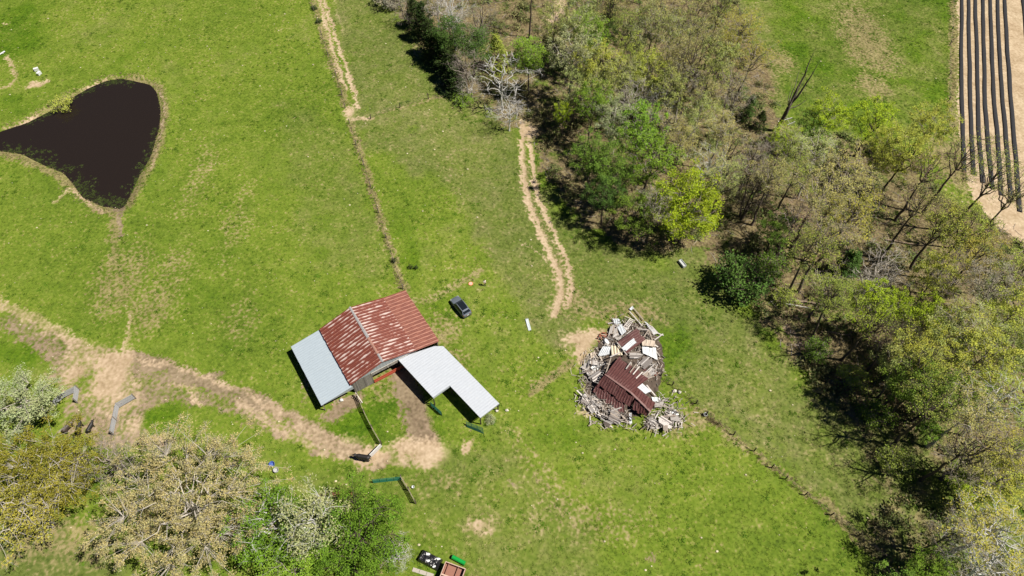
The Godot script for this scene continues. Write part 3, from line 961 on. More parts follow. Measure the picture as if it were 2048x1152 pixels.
	var piles := [
		[[1168, 745, 1180, 712, 1196, 716, 1212, 722, 1205, 745, 1190, 765, 1172, 770], 48, 70.0, 70.0, 0.9],
		[[1160, 793, 1180, 782, 1198, 800, 1225, 820, 1255, 832, 1252, 848, 1215, 848, 1190, 832, 1166, 808], 84, -35.0, 30.0, 0.75],
		[[1298, 828, 1312, 802, 1335, 800, 1352, 815, 1362, 838, 1340, 858, 1296, 856], 78, 15.0, 60.0, 0.8],
		[[1255, 712, 1284, 698, 1290, 712, 1316, 722, 1312, 745, 1298, 757, 1268, 735], 52, 35.0, 45.0, 1.0],
		[[1222, 664, 1246, 640, 1282, 655, 1302, 670, 1290, 692, 1270, 670, 1240, 690, 1206, 690], 38, 30.0, 80.0, 0.7],
	]
	for p in piles:
		var outline := PackedVector2Array()
		for k in range(0, p[0].size(), 2):
			outline.append(flat2(at.call(p[0][k], p[0][k + 1], 0.4)))
		var lo := outline[0]
		var hi := outline[0]
		for q in outline:
			lo = Vector2(minf(lo.x, q.x), minf(lo.y, q.y))
			hi = Vector2(maxf(hi.x, q.x), maxf(hi.y, q.y))
		var made := 0
		while made < p[1]:
			var q := Vector2(rng.randf_range(lo.x, hi.x), rng.randf_range(lo.y, hi.y))
			if not Geometry2D.is_point_in_polygon(q, outline): continue
			var ang := deg_to_rad(p[2] + rng.randfn(0.0, p[3] * 0.6))
			var long := rng.randf_range(0.5, 2.4)
			if rng.randf() < 0.12: long += 1.4
			var slope := rng.randfn(0.0, 0.16)
			var h: float = rng.randf_range(0.12, 1.0) * p[4] + 0.08
			var d := Vector3(cos(ang), slope, -sin(ang)).normalized()
			var mid := Vector3(q.x, maxf(h, absf(slope) * long * 0.5 + 0.04), q.y)
			# now and then a piece of wall that came down whole: boards still side by side
			var together := rng.randi_range(4, 7) if rng.randf() < 0.14 else 1
			var wide := rng.randf_range(0.08, 0.22) if together == 1 else rng.randf_range(0.16, 0.24)
			var across := d.cross(Vector3.UP).normalized()
			var tone := rng.randi() % 7
			if together > 1: long = rng.randf_range(1.2, 2.4)
			for k in together:
				var off := across * (k - together * 0.5) * (wide + 0.02) + d * rng.randfn(0, 0.12 if together > 1 else 0.0)
				var b := Build.new()
				b.bar(mid + off - d * long * 0.5, mid + off + d * long * rng.randf_range(0.3, 0.5), wide, rng.randf_range(0.02, 0.05))
				part("plank", b.mesh(), tones[tone if rng.randf() < 0.6 else rng.randi() % 7], ruin)
				made += 1
	# splinters, laths and shingles too small to pick apart
	var bits := Build.new()
	for p in piles:
		for k in 260:
			var c := Vector2.ZERO
			var e := rng.randi_range(0, p[0].size() / 2 - 1) * 2
			var f := rng.randi_range(0, p[0].size() / 2 - 1) * 2
			c = flat2(at.call(p[0][e], p[0][e + 1], 0.2)).lerp(flat2(at.call(p[0][f], p[0][f + 1], 0.2)), rng.randf()) + Vector2(rng.randfn(0, 0.8), rng.randfn(0, 0.8))
			var ang := rng.randf() * TAU
			var d := Vector3(cos(ang), rng.randfn(0, 0.3), sin(ang)) * rng.randf_range(0.2, 1.1)
			var g := rng.randf_range(0.12, 0.95)
			bits.col = Color(g, g * 0.92, g * 0.85)
			var y := rng.randf_range(0.05, 0.8)
			bits.bar(Vector3(c.x, y, c.y) - d * 0.5, Vector3(c.x, y, c.y) + d * 0.5, rng.randf_range(0.05, 0.14), 0.02)
	part("splinters", bits.mesh(), vcol("splinters", lin(0.5, 0.48, 0.45)), ruin).set_meta("kind", "stuff")
	# long timbers and laths that stand out
	for t in [[1267.6, 617, 0.3, 1287, 640, 0.3], [1259, 623, 0.4, 1284.6, 652, 0.3], [1276, 658, 0.9, 1297, 660, 0.8], [1297, 660, 0.8, 1306, 684, 0.7], [1283, 681, 0.9, 1297, 660, 0.8], [1276, 668, 0.9, 1305, 690, 0.9], [1234, 685, 1.6, 1254, 710, 1.6], [1220, 714, 1.9, 1240, 705, 1.9], [1212, 746, 2.0, 1222, 716, 1.9], [1310, 690, 1.1, 1316, 694, 0.9], [1312, 702, 0.6, 1320, 713, 0.4], [1260, 745, 1.9, 1273, 728, 1.75], [1266, 749, 1.8, 1279, 733, 1.6], [1272, 757, 1.75, 1285, 744, 1.4], [1252, 738, 2.0, 1262, 724, 1.9], [1223, 822, 0.9, 1243, 815, 1.0], [1293, 770, 0.9, 1311, 792, 0.5], [1306, 754, 0.3, 1325, 742, 0.2], [1303, 749, 0.3, 1316, 728, 0.3], [1309, 680, 0.5, 1326, 668, 0.2], [1314, 666, 0.3, 1327, 671, 0.2], [1216, 647, 0.2, 1228, 645, 0.3], [1180, 832, 0.08, 1181, 849, 0.08], [1177, 852, 0.08, 1194, 842, 0.1], [1150, 803, 0.1, 1163, 800, 0.2], [1325, 872, 0.08, 1333, 867, 0.08], [1203, 838, 0.4, 1225, 855, 0.1]]:
		var b := Build.new()
		b.bar(at.call(t[0], t[1], t[2]), at.call(t[3], t[4], t[5]), 0.18, 0.1)
		part("timber", b.mesh(), tones[rng.randi_range(1, 4)], ruin)
	# studs of the fallen left wall, in a row
	for k in 12:
		var t := k / 11.0
		var b := Build.new()
		b.bar(at.call(lerpf(1220, 1196, t), lerpf(722, 766, t), 1.6), at.call(lerpf(1213, 1187, t), lerpf(722, 764, t), 0.5), 0.14, 0.08)
		part("stud", b.mesh(), tones[k % 4], ruin)
	# slatted pieces lying loose
	slatted_frame("pallet", "pale slatted wooden frame flat at the rubble's lower right corner", G(1332, 842, 0.25), G(1366, 845, 0.25), G(1366, 855, 0.1), G(1332, 852, 0.1), 6, tones[3])
	slatted_frame("slatted_panel", "white slatted panel sloping at the top of the rubble", G(1261, 636, 0.5), G(1268, 640, 0.5), G(1253, 660, 0.7), G(1246, 655, 0.7), 8, tones[3], true)
	slatted_frame("slatted_panel", "grey broken panel with gaps right of the rubble's top", G(1296, 648, 0.35), G(1304, 653, 0.35), G(1318, 668, 0.25), G(1308, 671, 0.25), 5, tones[2], true)
	# cream mattress in the rubble
	var bed := thing("mattress", "cream mattress with deep folds lying in the rubble middle", "mattress", G(1233, 702, 0.9))
	for k in 4:
		var b := Build.new()
		var x := -0.75 + k * 0.5
		for s in 8:
			var a0 := PI * s / 8.0
			var a1 := PI * (s + 1) / 8.0
			b.quad(Vector3(x + 0.24 * cos(a0), 0.28 * sin(a0), -0.9), Vector3(x + 0.24 * cos(a0), 0.28 * sin(a0), 0.9), Vector3(x + 0.24 * cos(a1), 0.28 * sin(a1), 0.9), Vector3(x + 0.24 * cos(a1), 0.28 * sin(a1), -0.9))
			b.tri(Vector3(x, 0, 0.9), Vector3(x + 0.24 * cos(a1), 0.28 * sin(a1), 0.9), Vector3(x + 0.24 * cos(a0), 0.28 * sin(a0), 0.9))
			b.tri(Vector3(x, 0, -0.9), Vector3(x + 0.24 * cos(a0), 0.28 * sin(a0), -0.9), Vector3(x + 0.24 * cos(a1), 0.28 * sin(a1), -0.9))
		part("fold", b.mesh(), plain("cream_cloth", lin(0.62, 0.55, 0.42), 0.95), bed)
	# oval tub standing on edge
	var tub := thing("wash_tub", "oval white tub upended at the rubble's left edge", "tub", G(1213, 684, 0.35), 0.4)
	var tb := Build.new()
	for s in 16:
		var a0 := TAU * s / 16.0
		var a1 := TAU * (s + 1) / 16.0
		var i0 := Vector3(0.42 * cos(a0), 0.0, 0.75 * sin(a0))
		var i1 := Vector3(0.42 * cos(a1), 0.0, 0.75 * sin(a1))
		tb.quad(i0 * 0.7 + Vector3(0, 0.32, 0), i1 * 0.7 + Vector3(0, 0.32, 0), i1, i0)
		tb.tri(Vector3(0, 0.34, 0), i1 * 0.7 + Vector3(0, 0.32, 0), i0 * 0.7 + Vector3(0, 0.32, 0))
	part("shell", tb.mesh(), plain("enamel", lin(0.66, 0.68, 0.68), 0.35), tub)
	var rim := Build.new()
	for s in 16:
		rim.tube(Vector3(0.43 * cos(TAU * s / 16.0), 0.0, 0.76 * sin(TAU * s / 16.0)), Vector3(0.43 * cos(TAU * (s + 1) / 16.0), 0.0, 0.76 * sin(TAU * (s + 1) / 16.0)), 0.03, 0.03, 5)
	part("rim", rim.mesh(), plain("enamel", lin(0.66, 0.68, 0.68), 0.35), tub)
	# bricks by the red clay
	for k in 26:
		var q := G(1212 + rng.randfn(0, 9), 674 + rng.randfn(0, 6))
		var b := Build.new()
		b.box(Vector3.ZERO, Vector3(0.3, 0.12, 0.16) * rng.randf_range(0.9, 1.7))
		var br := part(numbered("brick"), b.mesh(), plain("red_brick", lin(0.28, 0.10, 0.06), 0.9), self, q + Vector3(0, rng.randf_range(0.06, 0.35), 0))
		br.rotation = Vector3(rng.randfn(0, 0.4), rng.randf() * TAU, rng.randfn(0, 0.4))
		tag(br, "red brick tumbled on the clay at the rubble's upper left", "brick", "bricks left of the collapsed house")

func slatted_frame(called: String, label: String, a: Vector3, b: Vector3, c: Vector3, d: Vector3, slats: int, mat: Material, across := false) -> void:
	var o := thing(called, label, "panel" if called != "pallet" else "pallet", Vector3((a.x + c.x) * 0.5, minf(a.y, c.y), (a.z + c.z) * 0.5))
	var at := o.position
	for r in [[a, d], [b, c]] if across else [[a, b], [d, c]]:
		var m := Build.new()
		m.bar(r[0] - at, r[1] - at, 0.12, 0.09)
		part("rail", m.mesh(), mat, o)
	for k in slats:
		var t := (k + 0.5) / slats
		var m := Build.new()
		var lift := Vector3(0, 0.06, 0)
		if across:
			m.bar(a.lerp(d, t) - at + lift, b.lerp(c, t) - at + lift, 0.16, 0.03)
		else:
			m.bar(a.lerp(b, t) - at + lift, d.lerp(c, t) - at + lift, 0.16, 0.03)
		part("slat", m.mesh(), mat, o)

# ---------------------------------------------------------------- trees
var kinds := {}
var tints := {}

func curve_to(b: Build, p: Vector3, q: Vector3, bow: Vector3, r0: float, r1: float, segs: int, sides: int, wob: float, r: RandomNumberGenerator) -> PackedVector3Array:
	var pts := PackedVector3Array([p])
	var last := p
	for k in segs:
		var t := float(k + 1) / segs
		var x := p.lerp(q, t) + bow * sin(t * PI)
		if k < segs - 1: x += Vector3(r.randfn(0, wob), r.randfn(0, wob * 0.6), r.randfn(0, wob))
		b.tube(last, x, lerpf(r0, r1, float(k) / segs), lerpf(r0, r1, t), sides)
		pts.append(x)
		last = x
	return pts

# a broadleaf tree: trunk, limbs reaching into the crown, boughs to leaf clumps, twigs and leaves round each clump
func grow(d: Dictionary) -> Dictionary:
	var r := RandomNumberGenerator.new()
	r.seed = d.seed
	var wood := Build.new()
	var boughs := Build.new()
	var leaves := Build.new()
	var H: float = d.H
	var R: float = d.R
	var low: float = d.fork * H
	var mid := Vector3(0, (low + H) * 0.5, 0)
	var tall := (H - low) * 0.5
	var tr: float = d.trunk
	var bend := Vector3(r.randfn(0, 0.02 * H), 0, r.randfn(0, 0.02 * H))
	var shape := noise(d.seed * 7 + 1, 0.9, 2)
	# trunk
	var stems: int = d.get("stems", 1)
	var hooks := PackedVector3Array()
	for s in stems:
		var lean := Vector3.ZERO if stems == 1 else Vector3(cos(TAU * s / stems), 0, sin(TAU * s / stems)) * R * 0.35
		var top := Vector3(bend.x, H * d.get("leader", 0.86), bend.z) + lean
		var foot := lean * 0.25
		var pts := curve_to(wood, foot + Vector3(0, -0.2, 0), top, bend * 0.4, tr, tr * 0.16, 9, 7, 0.005 * H, r)
		wood.tube(foot + Vector3(0, -0.25, 0), foot + Vector3(0, 0.5, 0), tr * 1.5, tr, 7)
		for k in range(2, pts.size()):
			hooks.append(pts[k])
	var trunk_line := hooks.duplicate()
	# limbs
	var L: int = d.limbs
	for k in L:
		var f := (k + 0.5) / L
		var az := k * 2.399963 + r.randfn(0, 0.25)
		var el := lerpf(-0.35, 1.15, f) + r.randfn(0, 0.12)
		var out: Vector3 = Vector3(cos(az) * cos(el) * R, sin(el) * tall, sin(az) * cos(el) * R) * r.randf_range(0.6, 0.88) * d.get("reach", 1.0)
		var tip: Vector3 = mid + out + bend
		var hy := clampf(lerpf(low * 0.85, H * 0.72, f), 0.2, tip.y - 0.1)
		var start := trunk_line[0]
		for q in trunk_line:
			if absf(q.y - hy) < absf(start.y - hy): start = q
		var lr: float = tr * lerpf(0.5, 0.25, f) * d.get("thick", 1.0)
		var line := curve_to(boughs, start, tip, Vector3(out.x * 0.06, out.length() * 0.12 * d.get("arch", 1.0), out.z * 0.06), lr, lr * 0.25, 6, 5, 0.035 * R + 0.05, r)
		for q in range(2, line.size()): hooks.append(line[q])
	# clumps
	var base_tone: float = d.get("tone", 0.8)
	var cone: bool = d.get("cone", false)
	var done := 0
	var tries := 0
	while done < d.clumps and tries < d.clumps * 6:
		tries += 1
		var dir := Vector3(r.randfn(), r.randfn(), r.randfn()).normalized()
		var far := pow(r.randf_range(0.12, 1.0), 0.42)
		far *= 1.0 + d.get("ragged", 0.3) * shape.get_noise_3dv(dir * 1.6)
		if shape.get_noise_3dv(dir * 2.4 + Vector3(9, 3, 5)) < d.get("gaps", -0.45): continue
		var p := mid + bend + Vector3(dir.x * R, dir.y * tall, dir.z * R) * far
		if cone:
			var t := r.randf()
			var a := r.randf() * TAU
			var rad := R * pow(1.0 - t, 0.75) * sqrt(r.randf_range(0.15, 1.0)) * (1.0 + 0.25 * shape.get_noise_2d(a * 0.8, t * 3.0))
			p = Vector3(cos(a) * rad, lerpf(low, H, t), sin(a) * rad)
		if p.y < 0.25: continue
		done += 1
		var best := hooks[0]
		var bd := 1e9
		for q in hooks:
			var g := q.distance_squared_to(p) + (3.0 if q.y > p.y + 0.5 else 0.0)
			if g < bd:
				bd = g
				best = q
		var br: float = tr * 0.10 * d.get("thick", 1.0)
		curve_to(boughs, best, p, Vector3(0, bd * 0.01, 0), clampf(br, 0.025, 0.14), 0.018, 3, 4, 0.08, r)
		var cr: float = d.clump * r.randf_range(0.7, 1.25)
		var clump_tone := base_tone * r.randf_range(0.82, 1.12)
		var warm := r.randf_range(-0.05, 0.06)
		for w in d.twigs:
			var td := (Vector3(r.randfn(), r.randfn() * 0.7 + 0.35, r.randfn()).normalized() + (p - best).normalized() * 0.6).normalized()
			var e := p + td * cr * r.randf_range(0.7, 1.3)
			boughs.tube(p, e, d.get("twig", 0.02), 0.006, 3)
			if d.get("fine", 0) > 0:
				for x in d.fine:
					var s := p.lerp(e, r.randf_range(0.25, 0.95))
					boughs.tube(s, s + (td + Vector3(r.randfn(), r.randfn() * 0.6 + 0.2, r.randfn()) * 0.6) * cr * r.randf_range(0.3, 0.7), d.get("twig", 0.02) * 0.7, 0.005, 3)
		for l in d.leaves:
			var off := Vector3(r.randfn(), r.randfn() * 0.72, r.randfn()) * cr * 0.55
			leaf(leaves, p + off, d.leaf * r.randf_range(0.6, 1.35), clampf(clump_tone * r.randf_range(0.8, 1.2), 0.2, 1.0), warm + r.randf_range(-0.04, 0.04), r)
	return {"trunk": wood.mesh(), "branches": boughs.mesh(), "crown": leaves.mesh(), "H": H, "R": R, "mid": (low + H) * 0.5 / H}

func leaf(b: Build, p: Vector3, size: float, tone: float, warm: float, r: RandomNumberGenerator) -> void:
	var nrm := Vector3(0.25 + r.randfn() * 0.6, 0.9 + r.randfn() * 0.45, r.randfn() * 0.6).normalized()
	var s := nrm.cross(Vector3(r.randfn(), r.randfn(), r.randfn())).normalized()
	var t := nrm.cross(s)
	b.col = Color(clampf(tone * (1.0 + warm), 0, 1), clampf(tone, 0, 1), clampf(tone * (1.0 - warm), 0, 1))
	var a := p - s * size
	var e := p + s * size
	var f := p + t * size * 0.6
	var g := p - t * size * 0.6 + nrm * size * 0.12
	b.tri(a, f, e)
	b.tri(a, e, g)

func make_tree_kinds() -> void:
	for s in 4:
		kinds["leafy%d" % s] = grow({"seed": 100 + s, "H": 18.0, "R": 5.0, "fork": [0.38, 0.32, 0.45, 0.36][s], "trunk": 0.26, "limbs": 11, "clumps": 120, "clump": 0.66, "twigs": 2, "twig": 0.012, "leaves": 64, "leaf": 0.13, "gaps": -0.3, "ragged": 0.6, "tone": 0.85})
	for s in 4:
		kinds["budding%d" % s] = grow({"seed": 200 + s, "H": 20.0, "R": 4.6, "fork": [0.5, 0.58, 0.45, 0.6][s], "trunk": 0.28, "limbs": 11, "clumps": 85, "clump": 0.62, "twigs": 4, "fine": 2, "twig": 0.014, "leaves": 46, "leaf": 0.10, "gaps": -0.3, "ragged": 0.6, "tone": 0.85})
	for s in 3:
		kinds["sparse%d" % s] = grow({"seed": 250 + s, "H": 21.0, "R": 4.2, "fork": [0.58, 0.52, 0.64][s], "trunk": 0.29, "limbs": 10, "clumps": 50, "clump": 0.7, "twigs": 5, "fine": 2, "twig": 0.014, "leaves": 26, "leaf": 0.095, "gaps": -0.35, "ragged": 0.6, "tone": 0.85})
	for s in 3:
		kinds["bare%d" % s] = grow({"seed": 300 + s, "H": 16.0, "R": 4.6, "fork": [0.3, 0.38, 0.12][s], "trunk": 0.25, "limbs": 13, "clumps": 70, "clump": 1.0, "twigs": 5, "fine": 3, "twig": 0.018, "leaves": 3, "leaf": 0.1, "gaps": -0.5, "ragged": 0.5, "stems": [1, 1, 3][s]})
	kinds["dead"] = grow({"seed": 330, "H": 15.0, "R": 6.4, "fork": 0.3, "trunk": 0.28, "limbs": 13, "clumps": 36, "clump": 1.3, "twigs": 3, "fine": 2, "twig": 0.05, "leaves": 0, "leaf": 0.1, "gaps": -0.6, "ragged": 0.5, "thick": 1.0, "arch": 1.8, "leader": 0.7})
	for s in 2:
		kinds["cedar%d" % s] = grow({"seed": 350 + s, "H": 9.5, "R": [2.9, 3.4][s], "fork": 0.06, "trunk": 0.17, "limbs": 8, "clumps": 110, "clump": 0.6, "twigs": 2, "leaves": 46, "leaf": 0.15, "cone": true, "tone": 0.8})
	for s in 3:
		kinds["bush%d" % s] = grow({"seed": 370 + s, "H": 4.0, "R": 2.6, "fork": 0.08, "trunk": 0.07, "stems": 4, "limbs": 6, "clumps": 60, "clump": 0.62, "twigs": 4, "fine": 1, "twig": 0.012, "leaves": 34, "leaf": 0.13, "ragged": 0.4, "tone": 0.85})
	kinds["pine"] = grow({"seed": 390, "H": 17.0, "R": 4.2, "fork": 0.42, "trunk": 0.22, "limbs": 12, "clumps": 110, "clump": 0.85, "twigs": 3, "twig": 0.014, "leaves": 56, "leaf": 0.14, "gaps": -0.3, "ragged": 0.4, "leader": 0.95})
	# single trees close to the camera
	kinds["great_oak"] = grow({"seed": 401, "H": 16.0, "R": 12.2, "fork": 0.16, "trunk": 0.55, "limbs": 22, "clumps": 640, "clump": 0.62, "twigs": 4, "fine": 2, "twig": 0.02, "leaves": 78, "leaf": 0.11, "gaps": -0.42, "ragged": 0.4, "tone": 0.85, "arch": 1.3, "thick": 0.6, "reach": 0.82})
	kinds["olive_oak"] = grow({"seed": 402, "H": 15.5, "R": 8.0, "fork": 0.2, "trunk": 0.42, "limbs": 14, "clumps": 330, "clump": 0.72, "twigs": 2, "twig": 0.016, "leaves": 92, "leaf": 0.12, "gaps": -0.34, "ragged": 0.5, "tone": 0.85, "thick": 0.65, "reach": 0.85})
	kinds["green_elm"] = grow({"seed": 403, "H": 12.0, "R": 5.4, "fork": 0.14, "trunk": 0.3, "limbs": 12, "clumps": 190, "clump": 0.7, "twigs": 3, "twig": 0.022, "leaves": 72, "leaf": 0.115, "gaps": -0.32, "ragged": 0.45, "tone": 0.85})
	kinds["white_fork"] = grow({"seed": 406, "H": 14.0, "R": 4.4, "fork": 0.3, "trunk": 0.3, "limbs": 9, "clumps": 90, "clump": 0.9, "twigs": 3, "twig": 0.02, "leaves": 40, "leaf": 0.14, "gaps": -0.28, "ragged": 0.6, "tone": 0.85})
	kinds["green_maple"] = grow({"seed": 404, "H": 11.0, "R": 6.4, "fork": 0.12, "trunk": 0.3, "limbs": 12, "clumps": 230, "clump": 0.68, "twigs": 2, "twig": 0.014, "leaves": 90, "leaf": 0.115, "gaps": -0.38, "ragged": 0.45, "tone": 0.8})
	kinds["maple"] = grow({"seed": 405, "H": 15.0, "R": 5.6, "fork": 0.2, "trunk": 0.26, "limbs": 12, "clumps": 210, "clump": 0.72, "twigs": 2, "twig": 0.014, "leaves": 84, "leaf": 0.13, "gaps": -0.38, "ragged": 0.4, "tone": 0.85})
	tints = {
		"pale": [0.47, 0.52, 0.155], "mist": [0.46, 0.50, 0.24], "green": [0.20, 0.32, 0.042], "bright": [0.27, 0.45, 0.045], "lime": [0.42, 0.53, 0.03],
		"gold": [0.45, 0.43, 0.08], "olive": [0.38, 0.46, 0.08], "tan": [0.48, 0.465, 0.16], "dark": [0.075, 0.12, 0.03], "deep": [0.10, 0.19, 0.035], "rose": [0.40, 0.30, 0.21],
		"yellow": [0.51, 0.55, 0.09], "grey": [0.42, 0.38, 0.27], "ochre": [0.34, 0.325, 0.045], "oak": [0.50, 0.43, 0.19], "leafgreen": [0.17, 0.32, 0.03],
	}

func bark(which: String) -> StandardMaterial3D:
	match which:
		"pale": return plain("bark_pale", lin(0.46, 0.42, 0.37), 0.9)
		"silver": return plain("bark_silver", lin(0.55, 0.54, 0.52), 0.85)
		"dark": return plain("bark_dark", lin(0.085, 0.065, 0.05), 0.95)
		"bole": return plain("bark_bole", lin(0.12, 0.095, 0.078), 0.95)
	return plain("bark_grey", lin(0.29, 0.25, 0.21), 0.92)

func leaf_mat(tint: String, k: int) -> StandardMaterial3D:
	var key := "leaves_%s_%d" % [tint, k]
	if not mats.has(key):
		var t: Array = tints[tint]
		var r := RandomNumberGenerator.new()
		r.seed = hash(key)
		var s := r.randf_range(0.9, 1.08)
		var w := r.randf_range(-0.06, 0.06)
		var m := vcol(key, lin(t[0] * s * (1.0 + w), t[1] * s, t[2] * s * (1.0 - w)), 0.75)
		m.metallic_specular = 0.25
		m.backlight_enabled = true
		m.backlight = Color(0.55, 0.6, 0.35)
	return mats[key]

func plant(proto: String, tint: String, bark_kind: String, px: float, py: float, radius: float, H: float, label: String, category := "tree", group := "") -> Node3D:
	var k: Dictionary = kinds[proto]
	var c := G(px, py, H * k.mid)
	var called := "tree"
	if proto.begins_with("bush"): called = "shrub"
	elif proto.begins_with("cedar"): called = "cedar_tree"
	elif proto == "pine": called = "pine_tree"
	elif proto == "dead" or proto.begins_with("bare"): called = "bare_tree"
	var o := thing(called, label, category, Vector3(c.x, ground_height(c.x, c.z), c.z), rng.randf() * TAU, group)
	var s: float = radius / k.R * (0.88 if px > 1040.0 else 1.0)
	var v := rng.randi() % 3
	for p in ["trunk", "branches", "crown"]:
		if k[p].get_surface_count() == 0: continue
		part(p, k[p], leaf_mat(tint, v) if p == "crown" else bark("bole" if p == "trunk" and bark_kind == "grey" else bark_kind), o).scale = Vector3(s, H / k.H, s)
	return o

